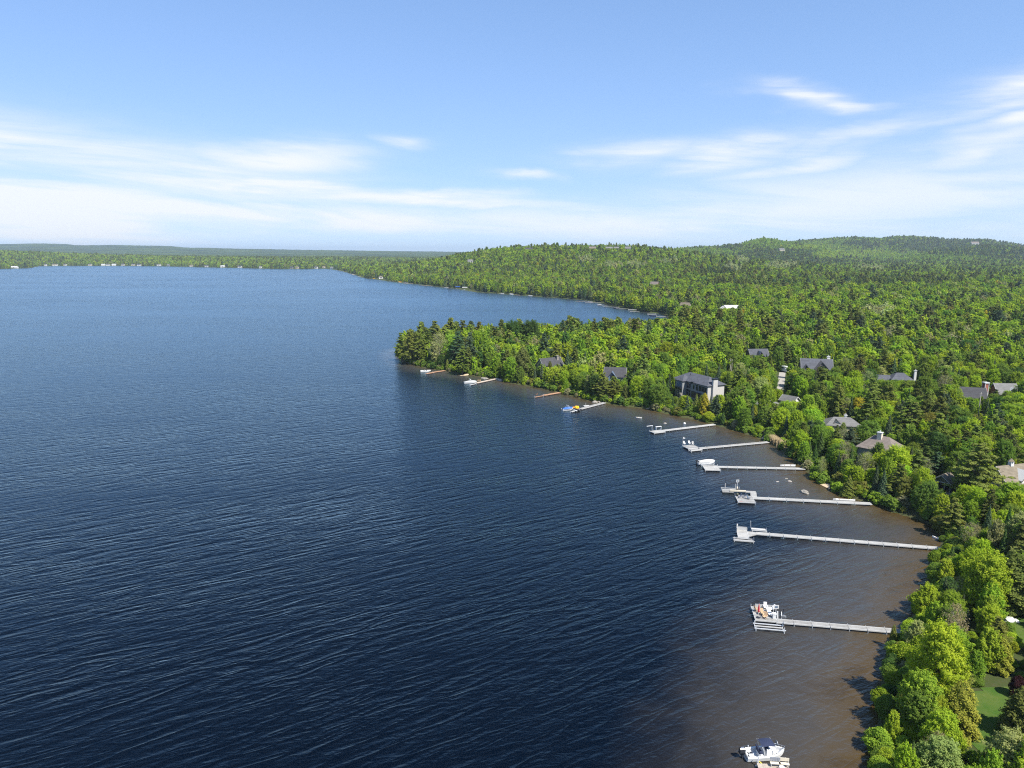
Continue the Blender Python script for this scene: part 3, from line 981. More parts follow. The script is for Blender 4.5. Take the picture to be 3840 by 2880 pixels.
def window(parent, c, fa, w, h, fm='white_paint', cols=2, rows=1, pane_parent=None, glass='glass_dark', fw=0.09):
    """frame with glazing bars, the pane of glass set back behind them"""
    key = (round(w, 2), round(h, 2), fm, cols, rows, glass, fw)
    if key not in _wcache:
        f = MB()
        f.box((-w / 2, -0.05, 0), (fw, 0.12, h + fw)).box((w / 2, -0.05, 0), (fw, 0.12, h + fw))
        f.box((0, -0.05, h / 2), (w - fw, 0.12, fw)).box((0, -0.05, -h / 2), (w - fw, 0.12, fw))
        for i in range(1, cols):
            f.box((-w / 2 + w * i / cols, -0.05, 0), (fw * 0.7, 0.09, h - fw))
        for i in range(1, rows):
            f.box((0, -0.045, -h / 2 + h * i / rows), (w - fw, 0.08, fw * 0.6))
        g = MB().box((0, -0.02, 0), (w, 0.03, h))
        _wcache[key] = (f.mesh('window', MATS[fm]), g.mesh('pane', MATS[glass]))
    fme, gme = _wcache[key]
    fr = link('window', fme, parent, c)
    fr.rotation_euler = (0, 0, fa + math.pi / 2)
    if pane_parent is None:
        link('pane', gme, fr)
    else:
        pn = link('pane', gme, pane_parent, c)
        pn.rotation_euler = (0, 0, fa + math.pi / 2)
    return fr


PX, NX, PY, NY = 0.0, math.pi, math.pi / 2, -math.pi / 2


def gable_walls(L, W, H, R, x0=None):
    return MB().prof([(-W / 2, -1.5), (W / 2, -1.5), (W / 2, H), (0, H + R), (-W / 2, H)], -L / 2, L / 2)


def gable_roof(L, W, H, R, ov=0.45, th=0.22):
    k = R / (W / 2)
    e = W / 2 + ov
    return MB().prof([(-e, H - ov * k + 0.03), (-e, H - ov * k + th), (0, H + R + th), (e, H - ov * k + th), (e, H - ov * k + 0.03), (0, H + R + 0.03)], -L / 2 - ov, L / 2 + ov)


def rake(L, W, H, R, ov=0.45, side=1, bw=0.28):
    k = R / (W / 2)
    e = W / 2 + ov
    x = side * (L / 2 + ov)
    return MB().prof([(-e, H - ov * k - 0.05), (-e, H - ov * k + bw), (0, H + R + bw), (e, H - ov * k + bw), (e, H - ov * k - 0.05), (0, H + R - 0.05)], x, x + side * 0.06)


def hip_roof(L, W, H, R, ridge, ov=0.5, th=0.2, cx=0, cy=0):
    a, c = L / 2 + ov, W / 2 + ov
    m = MB()
    vs = [(-a, -c, H), (a, -c, H), (a, c, H), (-a, c, H), (-a, -c, H + th), (a, -c, H + th), (a, c, H + th), (-a, c, H + th), (-ridge / 2, 0, H + R), (ridge / 2, 0, H + R)]
    m.quadset([(x + cx, y + cy, z) for x, y, z in vs], [(3, 2, 1, 0), (0, 1, 5, 4), (1, 2, 6, 5), (2, 3, 7, 6), (3, 0, 4, 7), (4, 5, 9, 8), (6, 7, 8, 9), (5, 6, 9), (7, 4, 8)])
    return m


def chimney(root, x, y, z0, z1, w, d, mat, capmat, pot=True):
    ch = MB().box((x, y, (z0 + z1) / 2), (w, d, z1 - z0)).build('chimney', MATS[mat], root)
    m = MB().box((x, y, z1 + 0.12), (w + 0.25, d + 0.25, 0.24))
    if pot:
        m.tube((x, y, z1 + 0.24), (x, y, z1 + 0.75), 0.2, 0.17, 8)
    m.build('chimney_cap', MATS[capmat], ch)
    return ch


def cross_gable(root, x, y0, y1, H, W, R, wallm, roofm, trim='white_paint', name='gable', ov=0.35, win=None, zb=-1.0):
    """a wing with its gable towards y0"""
    g = MB().profy([(x - W / 2, zb), (x + W / 2, zb), (x + W / 2, H), (x, H + R), (x - W / 2, H)], y0, y1).build(name, MATS[wallm], root)
    k = R / (W / 2); e = W / 2 + ov; s = -1 if y0 < y1 else 1
    MB().profy([(x - e, H - ov * k + .03), (x - e, H - ov * k + .22), (x, H + R + .22), (x + e, H - ov * k + .22), (x + e, H - ov * k + .03), (x, H + R + .03)], y0 + s * ov, y1).build(name + '_roof', MATS[roofm], g)
    MB().profy([(x - e, H - ov * k - .04), (x - e, H - ov * k + .27), (x, H + R + .27), (x + e, H - ov * k + .27), (x + e, H - ov * k - .04), (x, H + R - .06)], y0 + s * (ov + .05), y0 + s * ov).build('fascia', MATS[trim], g)
    for w in win or []:
        window(g, (x + w[0], y0 + s * 0.02, w[1]), NY if s < 0 else PY, w[2], w[3], trim, w[4] if len(w) > 4 else 2, w[5] if len(w) > 5 else 2, pane_parent=g)
    return g


HOUSES = []


def house(name, ref, above, yaw, label, rect, rad, cat='house', group='lakeside houses', sink=0.0):
    """ref: where in the photograph a point 'above' metres over the ground shows; rect: the window of the photograph that stays open to it"""
    p = place(ref[0], ref[1], above)
    root = empty(name, (p[0], p[1], p[2] - sink), yaw, label, cat, group)
    clear(p, rad)
    if rect:
        SIGHT.append((*rect, p[1]))
    HOUSES.append((root, p))
    return root


def fascia2(root, L, W, H, R, mat='white_paint', sides=(-1, 1)):
    for s in sides:
        rake(L, W, H, R, side=s).build('fascia', MATS[mat], root)


# the large grey house: local x runs along the long lake front, front faces -y
yaw = math.atan2(285 - 304.7, 80 - 70.8)
p0 = place(2592, 1437, 7.0)
mansion = house('mansion', (2622, 1430), 7.0, yaw, 'large two storey grey stucco house with slate hip roof and tall white chimney', (2528, 1398, 2722, 1478), 15, 'house')
L, W, H = 21.5, 9.0, 7.0
wl = MB().box((0, 0, (H - 3) / 2), (L, W, H + 3))
wl.build('wall', MATS['stucco_grey'], mansion)
MB().box((L / 2 + 0.05, 0.0, (H - 3) / 2), (0.12, W - 0.3, H + 2.8)).build('lit_end_wall', MATS['stucco_light'], mansion)  # paler sheet over the same stucco; the sun on this end is painted in
rf = hip_roof(L, W, H, 3.1, 13.0, 0.6).build('roof', MATS['shingle_slate'], mansion)
MB().tube((-4, -1.6, H + 2.0), (-4, -1.6, H + 3.0), 0.12).build('roof_vent', MATS['dark_plastic'], rf)
MB().tube((7, 1.4, H + 2.0), (7, 1.4, H + 2.9), 0.12).build('roof_vent', MATS['dark_plastic'], rf)
# entrance bay with its own hip
bay = MB().box((-5.4, -W / 2 - 0.9, (H - 3) / 2), (4.6, 2.2, H + 3 - 0.01)).build('bay', MATS['stucco_grey'], mansion)
hip_roof(4.6, 5.0, H - 0.02, 2.4, 0.2, 0.5, cx=-5.4, cy=-W / 2 + 0.55).build('bay_roof', MATS['shingle_slate'], bay)
g = MB()
for sx in (-1.7, -0.55, 0.55, 1.7):
    g.box((-5.4 + sx, -W / 2 - 2.05, 1.4), (0.14, 0.1, 4.4))
g.box((-5.4, -W / 2 - 2.05, 1.2), (3.5, 0.1, 0.12))
g.build('mullion', MATS['cream_wall'], bay)
MB().box((-5.4, -W / 2 - 2.02, 1.4), (3.6, 0.06, 4.3)).build('tall_pane', MATS['smoked_glass'], bay)
MB().box((-5.4, -W / 2 - 2.4, 3.9), (4.4, 0.9, 0.5)).build('balcony', MATS['dark_plastic'], bay)
MB().box((-5.4, -W / 2 - 2.06, 5.6), (2.6, 0.12, 2.2)).build('balcony_door', MATS['siding_blue'], bay)
fy = -W / 2
for (x, z, w, h, c_, r_) in [(-9.3, 5.4, 2.2, 1.9, 3, 1), (-9.3, 2.1, 2.6, 2.8, 1, 1), (-1.9, 5.3, 1.2, 2.2, 1, 1), (-0.4, 5.2, 0.6, 1.9, 1, 1), (-1.9, 2.2, 1.3, 3.0, 1, 1), (-0.4, 2.1, 0.6, 3.0, 1, 1),
                             (2.2, 2.0, 2.9, 2.6, 3, 1), (4.2, 5.3, 1.1, 2.2, 1, 1), (6.2, 5.3, 1.5, 2.1, 2, 2), (8.0, 5.3, 1.3, 2.1, 2, 2), (9.6, 5.2, 1.1, 2.1, 2, 2), (5.6, 1.6, 1.6, 2.4, 2, 1), (9.0, 1.4, 1.1, 1.1, 1, 1)]:
    window(mansion, (x, fy - 0.02, z), NY, w, h, 'dark_plastic', c_, r_)
ov = MB()
for i in range(24):
    a0, a1 = i * math.pi / 12, (i + 1) * math.pi / 12
    ov.quadset([(2.0 + .62 * math.cos(a0), fy - .03, 5.2 + 1.0 * math.sin(a0)), (2.0 + .62 * math.cos(a1), fy - .03, 5.2 + 1.0 * math.sin(a1)), (2.0, fy - .03, 5.2)], [(0, 1, 2)])
ov.build('oval_pane', MATS['glass_dark'], mansion)
arch = MB()
for i in range(8):
    a0, a1 = i * math.pi / 8, (i + 1) * math.pi / 8
    arch.box((2.0 + 1.15 * math.cos((a0 + a1) / 2), fy - 0.45, 6.75 + 0.75 * math.sin((a0 + a1) / 2)), (0.55, 1.3, 0.22), ry=math.pi / 2 - (a0 + a1) / 2)
arch.build('eyebrow_roof', MATS['dark_plastic'], mansion)
MB().box((5.6, fy - 0.7, 3.2), (3.0, 1.4, 0.25)).build('porch_roof', MATS['dark_plastic'], mansion)
MB().box((-9.2, fy - 0.6, 0.2), (3.6, 1.2, 0.25)).build('porch_roof', MATS['dark_plastic'], mansion)
ch = MB().box((L / 2 + 0.55, -1.2, 3.7), (1.0, 2.3, 12.2)).build('chimney', MATS['stucco_light'], mansion)
MB().box((L / 2 + 0.55, -1.2, 10.0), (1.25, 2.7, 0.6)).tube((L / 2 + 0.55, -1.2, 10.3), (L / 2 + 0.55, -1.2, 11.1), 0.18).build('chimney_cap', MATS['dark_plastic'], ch)
for i, (x, hh_) in enumerate(((-1.2, 2.6), (0.9, 2.2))):
    MB().box((x, fy - 4.2 - i, hh_ / 2 - 1.0), (0.9, 0.9, hh_ + 1.2)).box((x, fy - 4.2 - i, hh_ - 0.35), (1.2, 1.2, 0.18)).build('terrace_pillar', MATS['pale_stone'], mansion)
MB().box((0.6, fy - 4.6, -0.6), (5.5, 0.4, 1.6)).build('terrace_wall', MATS['pale_stone'], mansion)


def simple_house(name, ref, above, yaw, label, rect, rad, L, W, H, R, wallm, roofm, trim='white_paint', wins=(), gables=(), chim=None, group='lakeside houses', hip=None, rakes=(-1, 1), cat='house'):
    root = house(name, ref, H + R + 0.2, yaw, label, rect, rad, cat, group)
    if hip is None:
        gable_walls(L, W, H, R).build('wall', MATS[wallm], root)
        gable_roof(L, W, H, R).build('roof', MATS[roofm], root)
        fascia2(root, L, W, H, R, trim, rakes)
    else:
        MB().box((0, 0, (H - 1.5) / 2), (L, W, H + 1.5)).build('wall', MATS[wallm], root)
        hip_roof(L, W, H, R, hip).build('roof', MATS[roofm], root)
    for w in wins:
        window(root, w[0], w[1], w[2], w[3], trim, w[4] if len(w) > 4 else 2, w[5] if len(w) > 5 else 1)
    for gq in gables:
        cross_gable(root, *gq[:7], wallm if len(gq) < 8 else gq[7], roofm, trim, win=gq[8] if len(gq) > 8 else None)
    for cq in chim or []:
        chimney(root, *cq)
    return root


D2R = math.radians
simple_house('gabled_house', (2308, 1377), 9.2, D2R(-12), 'blue gabled house with slate roof and white trim among lakeside trees', (2266, 1370, 2350, 1412), 8, 9.5, 7.5, 5.0, 3.6, 'siding_blue', 'shingle_dark',
             gables=[(-1.2, -4.8, 0, 4.2, 4.8, 2.9, 'siding_blue', 'siding_blue', [(0, 5.0, 1.5, 1.6), (0, 1.8, 2.4, 1.8, 3)])],
             wins=[((-4.0, -3.77, 3.0), NY, 1.0, 2.4, 1, 2), ((3.0, -3.77, 3.2), NY, 1.4, 1.5), ((4.77, 0, 5.4), PX, 1.4, 1.6), ((4.77, 0, 2.2), PX, 2.0, 1.6)])
simple_house('gabled_house', (2062, 1341), 9.0, D2R(32), 'cream gabled house with brown roof and stone chimney near the wooded point', (2020, 1338, 2112, 1362), 9, 12.0, 8.0, 4.2, 4.0, 'siding_cream', 'shingle_dark',
             wins=[((-6.02, 0, 5.2), NX, 2.4, 1.5, 3), ((-6.02, 0, 2.0), NX, 2.6, 1.7, 3), ((0, -4.02, 2.2), NY, 2.2, 1.6)],
             chim=[(4.0, -1.0, 5, 9.0, 1.1, 1.0, 'pale_stone', 'pale_stone', False)])
simple_house('slate_house', (2842, 1308), 9.5, D2R(5), 'slate roofed house with dark glazed gable, farthest up behind the mansion', (2808, 1304, 2874, 1326), 8, 9.6, 7.5, 4.6, 3.8, 'siding_taupe', 'shingle_slate', 'grey_canvas',
             gables=[(-0.3, -5.0, 0, 4.6, 4.4, 3.0, 'siding_taupe', 'glass_dark', [(0, 5.6, 2.2, 1.6, 3)])])
simple_house('taupe_house', (3062, 1345), 9.0, D2R(-14), 'taupe house with broad white trimmed gable and white topped chimney', (2994, 1340, 3106, 1376), 11, 13.5, 8, 4.4, 4.2, 'siding_taupe', 'shingle_slate',
             gables=[(1.8, -6.0, 0, 3.8, 7.2, 4.2, 'siding_taupe', 'siding_taupe', [(0.9, 2.2, 2.4, 1.5, 4), (-2.3, 2.2, 1.2, 1.4), (0, 6.0, 1.4, .8)]), (-5.0, -4.8, 0, 4.4, 2.8, 1.8, 'siding_taupe', 'siding_taupe', [(0, 5.0, 1.0, 0.8)])],
             wins=[((-3.0, -4.02, 2.6), NY, 1.4, 1.5, 3)], chim=[(5.4, 0.6, 5, 9.8, 1.3, 1.3, 'white_wall', 'white_paint', True)])
nh = simple_house('navy_house', (3376, 1396), 7.5, D2R(-10), 'navy house with grey hip roof and slender white chimney tower', (3290, 1392, 3420, 1420), 10, 8.4, 7.5, 3.8, 2.8, 'siding_navy', 'shingle_slate', hip=3.0,
                  wins=[((-1, -3.77, 2.4), NY, 1.4, 1.3), ((2.4, -3.77, 2.4), NY, 1.4, 1.3)], chim=[(6.2, 0, -1, 7.6, 0.9, 0.9, 'white_wall', 'white_paint', True)])
wg = MB().prof([(-2.2, -1), (2.2, -1), (2.2, 3.2), (0, 5.2), (-2.2, 3.2)], -9.5, -4.2).build('wing', MATS['siding_navy'], nh)
MB().prof([(-2.6, 2.9), (-2.6, 3.1), (0, 5.45), (2.6, 3.1), (2.6, 2.9), (0, 5.22)], -9.9, -4.1).build('wing_roof', MATS['shingle_slate'], wg)
MB().prof([(-2.6, 2.8), (-2.6, 3.12), (0, 5.48), (2.6, 3.12), (2.6, 2.8), (0, 5.15)], -9.96, -9.9).build('fascia', MATS['white_paint'], wg)
window(wg, (-9.53, 0, 1.4), NX, 1.4, 1.7, pane_parent=wg)
simple_house('dark_roof_house', (3646, 1452), 8.0, D2R(-20), 'house with dark brown roof and white framed end balcony, right of a white utility pole', (3608, 1447, 3690, 1480), 8, 8.6, 7.5, 4.0, 3.2, 'siding_taupe', 'shingle_dark',
             wins=[((4.32, -1.0, 4.4), PX, 1.2, 1.7), ((4.32, 1.0, 4.4), PX, 1.2, 1.7), ((4.32, 0, 1.6), PX, 2.6, 2.0, 3), ((1, -3.77, 2.2), NY, 1.4, 1.3)])
simple_house('grey_roof_house', (3768, 1437), 8.2, D2R(-8), 'grey shingled house with a small dormer at the far right of the wood', (3734, 1432, 3794, 1460), 8, 7.6, 8, 3.6, 3.6, 'brick_red', 'shingle_grey',
             gables=[(1.8, -3.2, 0, 4.9, 2.0, 1.0, 'white_wall', 'white_wall', [(0, 4.9, .9, 1.0, 1, 1)])])
tower = house('chimney_tower', (3697, 1434), 9.0, 0.1, 'white framed red brick chimney stack rising above the trees behind a dark roof', (3690, 1430, 3706, 1448), 2, 'chimney', None)
MB().box((0, 0, 4.0), (1.5, 1.5, 9.4)).build('stack', MATS['brick_red'], tower)
m = MB()
for sx in (-1, 1):
    for sy in (-1, 1):
        m.box((sx * .76, sy * .76, 4.0), (.22, .22, 9.4))
m.build('corner_board', MATS['white_paint'], tower)
MB().box((0, 0, 8.9), (2.0, 2.0, 0.4)).build('chimney_cap', MATS['white_paint'], tower)
simple_house('grey_cottage', (2964, 1483), 6.5, D2R(-55), 'low cottage with pale grey roof and white gable end', (2946, 1480, 2992, 1500), 5, 6, 4.8, 2.8, 1.8, 'white_wall', 'shingle_grey', wins=[((3.02, 0, 1.6), PX, 1.4, 1.2)])
simple_house('green_roof_cottage', (2874, 1497), 6.5, D2R(-25), 'cottage with weathered grey hip roof half hidden left of the pale grey cottage', (2842, 1494, 2905, 1510), 7, 9, 6, 2.8, 2.0, 'siding_cream', 'shingle_grey', hip=4.0)
simple_house('grey_bungalow', (3158, 1562), 7.0, D2R(-12), 'wide bungalow with light grey hip roof and one dark triangular dormer', (3104, 1556, 3208, 1592), 8, 11, 7.5, 3.2, 2.4, 'siding_cream', 'shingle_grey', hip=5.5,
             gables=[(-2.2, -3.0, 0, 4.0, 2.0, 1.0, 'white_wall', 'glass_dark', None)], chim=[(1.2, 0.4, 4.6, 6.1, 0.8, 0.8, 'white_wall', 'white_paint', True)])
bh = simple_house('brown_roof_house', (3308, 1632), 9.0, D2R(-47), 'house with broad brown hip roof and thick pale chimney', (3276, 1624, 3416, 1672), 9, 10, 9, 4.4, 3.6, 'stucco_grey', 'shingle_brown', hip=4.0,
                  wins=[((-5.02, -1.2, 2.9), NX, 1.6, 2.0, 2, 1), ((-5.02, 2.4, 2.9), NX, 1.2, 1.4), ((0, -4.52, 2.8), NY, 1.8, 1.5, 3)], chim=[(-0.3, -0.9, 5.5, 9.0, 1.25, 1.25, 'cream_wall', 'white_paint', True)])
gz = house('gazebo', (3272, 1676), 3.2, D2R(-47), 'open gazebo with dark hip roof left of the brown roofed house', (3250, 1668, 3290, 1688), 5, 'gazebo', None)
hip_roof(6, 5, 2.9, 1.5, 1.0).build('roof', MATS['shingle_dark'], gz)
for sx in (-1, 1):
    for sy in (-1, 1):
        MB().box((sx * 2.8, sy * 2.3, 1.2), (.22, .22, 3.4)).build('post', MATS['tan_wood'], gz)
MB().box((0, 0, 0.0), (6, 5, 0.3)).build('floor', MATS['deck_tan'], gz)
pv = house('pavilion', (3546, 1776), 4.8, D2R(38), 'small boathouse pavilion with tan roof and white posts beside the big pine', (3512, 1772, 3574, 1832), 4.5, 'pavilion', None)
gb = MB().prof([(-2.4, 2.9), (2.4, 2.9), (0, 4.7)], -2.2, 2.0).build('gable', MATS['siding_olive'], pv)
gable_roof(4.4, 4.8, 2.9, 1.8, 0.35).build('roof', MATS['shingle_tan'], pv)
rake(4.4, 4.8, 2.9, 1.8, 0.35, -1, 0.16).build('fascia', MATS['grey_canvas'], pv)
MB().box((-2.35, 0, 2.95), (0.12, 5.2, 0.2)).build('beam', MATS['grey_canvas'], pv)
for sy in (-2.2, -0.8, 0.8, 2.2):
    MB().box((-2.1, sy, 1.0), (0.16, 0.16, 3.9)).build('post', MATS['white_paint'], pv)
for sy in (-2.2, 2.2):
    MB().box((1.9, sy, 1.0), (0.16, 0.16, 3.9)).build('post', MATS['white_paint'], pv)
MB().box((1.6, 0, 1.0), (0.2, 4.6, 3.7)).build('back_wall', MATS['siding_navy'], pv)
MB().box((0, 0, -0.2), (4.6, 5.0, 0.5)).build('floor', MATS['deck_tan'], pv)
th_ = simple_house('tan_house', (3804, 1741), 9.0, D2R(16), 'tan roofed house with white dormer, cupola and arched end window', (3730, 1736, 3860, 1806), 10, 11.5, 7.5, 3.4, 4.0, 'siding_cream', 'shingle_tan',
                   gables=[(0.2, -3.7, 0, 4.6, 3.3, 2.0, 'white_wall', 'white_wall', [(0, 4.2, 1.5, 1.5, 2, 2)])],
                   wins=[((-5.77, 0, 5.0), NX, 2.2, 1.3, 3, 2), ((-5.77, 0, 1.9), NX, 2.2, 1.5), ((1.3, -3.77, 1.8), NY, 3.4, 1.6, 4), ((4.6, -3.77, 1.8), NY, 1.4, 1.5)])
cu = MB().box((-1.2, 0, 7.9), (.95, .95, 1.3)).build('cupola', MATS['white_wall'], th_)
MB().lathe([(0.95, 0), (0.0, 0.8)], 4, (-1.2, 0, 8.55)).build('cupola_roof', MATS['shingle_tan'], cu)
MB().box((2.5, -4.3, 3.1), (6, 1.2, 0.14)).build('awning', MATS['white_wall'], th_)
# houses far back in the wood
wh = simple_house('white_house', (2742, 1144), 9.0, D2R(-4), 'white house with bright metal roofs deep in the wood', (2686, 1140, 2762, 1153), 12, 13, 8, 4.0, 3.0, 'white_wall', 'grey_canvas', group='distant houses', gables=[(-7.5, -3, 3, 3.6, 7, 2.6, 'white_wall', 'white_wall', [(0, 3.6, 2, 1.4)])])
FAR = [('brown_cottage', (2455, 1056), 9, -40, 'brown roofed cottage on the lower slope behind the bay', 12, 9, 'brown_wall', 'shingle_brown'),
       ('tan_cottage', (2572, 1134), 8, -30, 'tan gabled cottage in the wood left of the white house', 10, 8, 'siding_cream', 'shingle_tan'),
       ('hilltop_house', (2222, 922), 10, -5, 'tan walled house at the left on the hill crest', 16, 11, 'siding_cream', 'shingle_brown'),
       ('hilltop_house', (2283, 922), 8, -5, 'low pale house second along the hill crest', 18, 9, 'white_wall', 'shingle_grey'),
       ('hilltop_house', (2312, 922), 8, -12, 'grey house third along the hill crest', 12, 9, 'siding_taupe', 'shingle_grey'),
       ('hilltop_house', (2355, 924), 10, -8, 'white house with pale roof at the right on the hill crest', 14, 11, 'white_wall', 'shingle_grey'),
       ('hilltop_house', (1982, 925), 10, -20, 'dark slate house on the left shoulder of the hill', 20, 12, 'siding_taupe', 'shingle_dark'),
       ('hilltop_house', (2931, 931), 10, 5, 'lone tan house on the distant hill below the green summit', 20, 14, 'siding_cream', 'shingle_grey'),
       ('hilltop_house', (3655, 906), 16, -10, 'large pale house with pointed roof on the far right ridge', 34, 22, 'stucco_light', 'shingle_brown'),
       ('white_cottage', (1764, 973), 8, 0, 'small white cottage high on the far left slope of the hill', 12, 9, 'white_wall', 'shingle_grey')]
for nm, ref, ab, yw, lab, L, W, wm_, rm_ in FAR:
    sc = 1.0 if ref[1] > 1000 else 1.0
    simple_house(nm, ref, ab, D2R(yw), lab, (ref[0] - 12, ref[1] - 4, ref[0] + 12, ref[1] + 7), max(L, W) * 0.75, L, W, ab * 0.55, ab * 0.45, wm_, rm_, group='distant houses',
                 wins=[((-L / 4, -W / 2 - .02, ab * .3), NY, 2.4, 1.8), ((L / 4, -W / 2 - .02, ab * .3), NY, 2.4, 1.8)])
FSH = [(55, 1001, 24, 'long white boathouse between dark trees on the near left headland', 'white_wall', 'white_paint'), (207, 991, 18, 'pale grey house with pink roof across the lake', 'white_wall', 'shingle_tan'),
       (172, 992, 9, 'tiny white cottage left of the pink roofed house', 'white_wall', 'shingle_grey'), (245, 993, 9, 'tiny white cabin right of the pink roofed house', 'white_wall', 'shingle_grey'),
       (338, 992, 12, 'small cream cabin under a tall dark tree across the lake', 'siding_cream', 'shingle_grey'), (388, 996, 13, 'white cottage at the left end of the village shore', 'white_wall', 'white_paint'),
       (406, 996, 12, 'white cottage second in the village shore row', 'white_wall', 'shingle_grey'), (428, 995, 14, 'broad white cottage in the middle of the village shore row', 'white_wall', 'white_paint'), (462, 996, 12, 'pale cottage right of the broad white one', 'stucco_light', 'shingle_grey'),
       (500, 995, 12, 'cottage with pale gable near the sandy village beach', 'siding_cream', 'shingle_grey'), (522, 995, 14, 'white gabled house above the sandy beach', 'white_wall', 'shingle_slate'),
       (596, 997, 16, 'white house standing apart right of the beach', 'white_wall', 'shingle_grey'), (632, 999, 9, 'small grey cabin at the waterside', 'stucco_grey', 'shingle_grey'),
       (718, 1000, 12, 'pale gabled cabin left of the dark tree clump', 'stucco_light', 'shingle_tan'), (775, 1001, 13, 'cottage with pale green roof by the shore', 'stucco_light', 'shingle_slate'),
       (836, 1001, 17, 'white flat fronted boathouse with dark door', 'white_wall', 'white_paint'), (900, 1001, 15, 'white house with blue grey gable', 'white_wall', 'shingle_slate'),
       (977, 1005, 10, 'little white cabin on the far shore left of the pine clump', 'white_wall', 'shingle_grey'), (1094, 1007, 12, 'low grey boathouse right of the pine clump', 'stucco_grey', 'shingle_dark'),
       (1115, 1006, 11, 'orange tinted cabin beside the low grey boathouse', 'siding_cream', 'shingle_brown'), (1186, 1004, 12, 'cottage with pale green metal roof near the lake outlet', 'white_wall', 'shingle_slate'),
       (1215, 1003, 9, 'cream gabled cabin left of the lake outlet', 'siding_cream', 'shingle_tan'), (1244, 1004, 12, 'tall blue grey cabin at the lake outlet', 'siding_blue', 'shingle_grey')]
for (px, py, wpx, lab, wm_, rm_) in FSH:
    for st in range(0, 120):                     # the first dry place behind the waterline in this direction
        q = P(px, 1012 - 0.2 * st, 0.0)
        if float(signed_dist(np.array([q[0]]), np.array([q[1]]))[0]) > 9:
            break
    p = np.array((q[0], q[1], hat(q[0], q[1])))
    sc = np.linalg.norm(p[:2]) / FPX
    L = max(wpx * sc * .85, 7); W = min(8, L)
    root = empty('lake_cottage', p, D2R(-10 + 20 * rng.random()), lab, 'house', 'cottages along the far shore')
    hh_ = 3.6
    gable_walls(L, W, hh_, 2.8).build('wall', MATS[wm_], root)
    gable_roof(L, W, hh_, 2.8).build('roof', MATS[rm_], root)
    window(root, (0, -W / 2 - .02, 1.9), NY, min(4, L * .4), 1.6, 'white_paint', 2)
    clear(p, L * 0.75)
    SIGHT.append((px - wpx * .5, py - 12, px + wpx * .5, py + 3, p[1]))

# driveway, parked camper van, utility poles
dv = MB()
dpts = [place(2931, 1408), place(2934, 1440), place(2926, 1463)]
pts = [place(2934, 1397), place(2932, 1412), place(2930, 1430), place(2927, 1450), place(2924, 1466)]
vs = []
for i, p in enumerate(pts):
    w = 1.6
    for s in (-w, w):
        vs.append((p[0] + s, p[1], hat(p[0] + s, p[1]) + 0.12))
    clear(p, 4.0)
dv.quadset(vs, [(2 * i, 2 * i + 1, 2 * i + 3, 2 * i + 2) for i in range(len(pts) - 1)])
tag(dv.build('driveway', MATS['gravel']), kind='structure')
SIGHT.append((2918, 1380, 2946, 1452, pts[0][1]))
p = place(2938, 1394, 0.0)
tr = empty('camper_van', p, D2R(-75), 'white camper van parked at the top of the gravel drive', 'van')
MB().box((0, 0, 1.75), (5.6, 2.2, 2.3)).box((0.3, 0, 3.0), (3.2, 1.6, 0.25)).build('body', MATS['truck_paint'], tr)
MB().prof([(-1.0, 0.6), (1.0, 0.6), (1.0, 1.5), (0.9, 2.3), (-0.9, 2.3), (-1.0, 1.5)], 2.8, 4.0).build('cab', MATS['truck_paint'], tr)
MB().box((4.02, 0, 1.9), (0.06, 1.6, 0.6)).build('windscreen', MATS['glass_dark'], tr)
MB().box((0.2, -1.12, 2.2), (2.6, 0.05, 0.7)).build('side_window', MATS['glass_dark'], tr)
for sx in (-1.6, 2.6):
    for sy in (-1.0, 1.0):
        MB().tube((sx, sy - 0.12, 0.4), (sx, sy + 0.12, 0.4), 0.4, 0.4, 12).build('wheel', MATS['rubber'], tr)
for (px, py, hgt_, lab) in [(3668, 1560, 9.0, 'pale utility pole in front of the dark roofed house'), (2737, 1398, 7.5, 'slender white pole between the mansion and the slate roofed house'), (2743, 1398, 6.8, 'shorter white pole beside a slender taller one behind the mansion')]:
    p = place(px, py)
    po = empty('utility_pole', p, 0.4, lab, 'pole', 'utility poles')
    MB().tube((0, 0, -0.5), (0, 0, hgt_), 0.17, 0.12, 8).build('mast', MATS['birch_bark'], po)
    MB().box((0, 0, hgt_ - 0.6), (1.6, 0.1, 0.12)).build('cross_arm', MATS['bark_grey'], po)
    SIGHT.append((px - 6, py - 70, px + 6, py - 12, p[1]))
    clear(p, 2.0)

# mown lawns by the lower right shore
def lawn(poly_px, lab):
    pts = [place(a, b_) for a, b_ in poly_px]
    xs = np.array([q[0] for q in pts]); yv = np.array([q[1] for q in pts])
    gx = np.arange(xs.min(), xs.max(), 0.8); gy = np.arange(yv.min(), yv.max(), 0.8)
    GX, GY = np.meshgrid(gx, gy, indexing='ij')
    ins = np.zeros(GX.shape, bool)
    n = len(pts)
    for i in range(n):
        ax, ay = xs[i], yv[i]; bx, by = xs[(i + 1) % n], yv[(i + 1) % n]
        c_ = ((ay > GY) != (by > GY))
        ins ^= c_ & (GX < ax + (GY - ay) * (bx - ax) / ((by - ay) or 1e-9))
    GZ = height(GX, GY) + 0.05
    i, j = np.where(ins[:-1, :-1])
    nc = len(gy)
    Fq = np.stack([i * nc + j, (i + 1) * nc + j, (i + 1) * nc + j + 1, i * nc + j + 1], 1)
    tag(link('lawn', np_mesh('lawn', np.stack([GX.ravel(), GY.ravel(), GZ.ravel()], 1), Fq, LAWN, smooth=True)), kind='structure')
    ii, jj = np.where(ins)
    return np.stack([GX[ii, jj], GY[ii, jj]], 1)


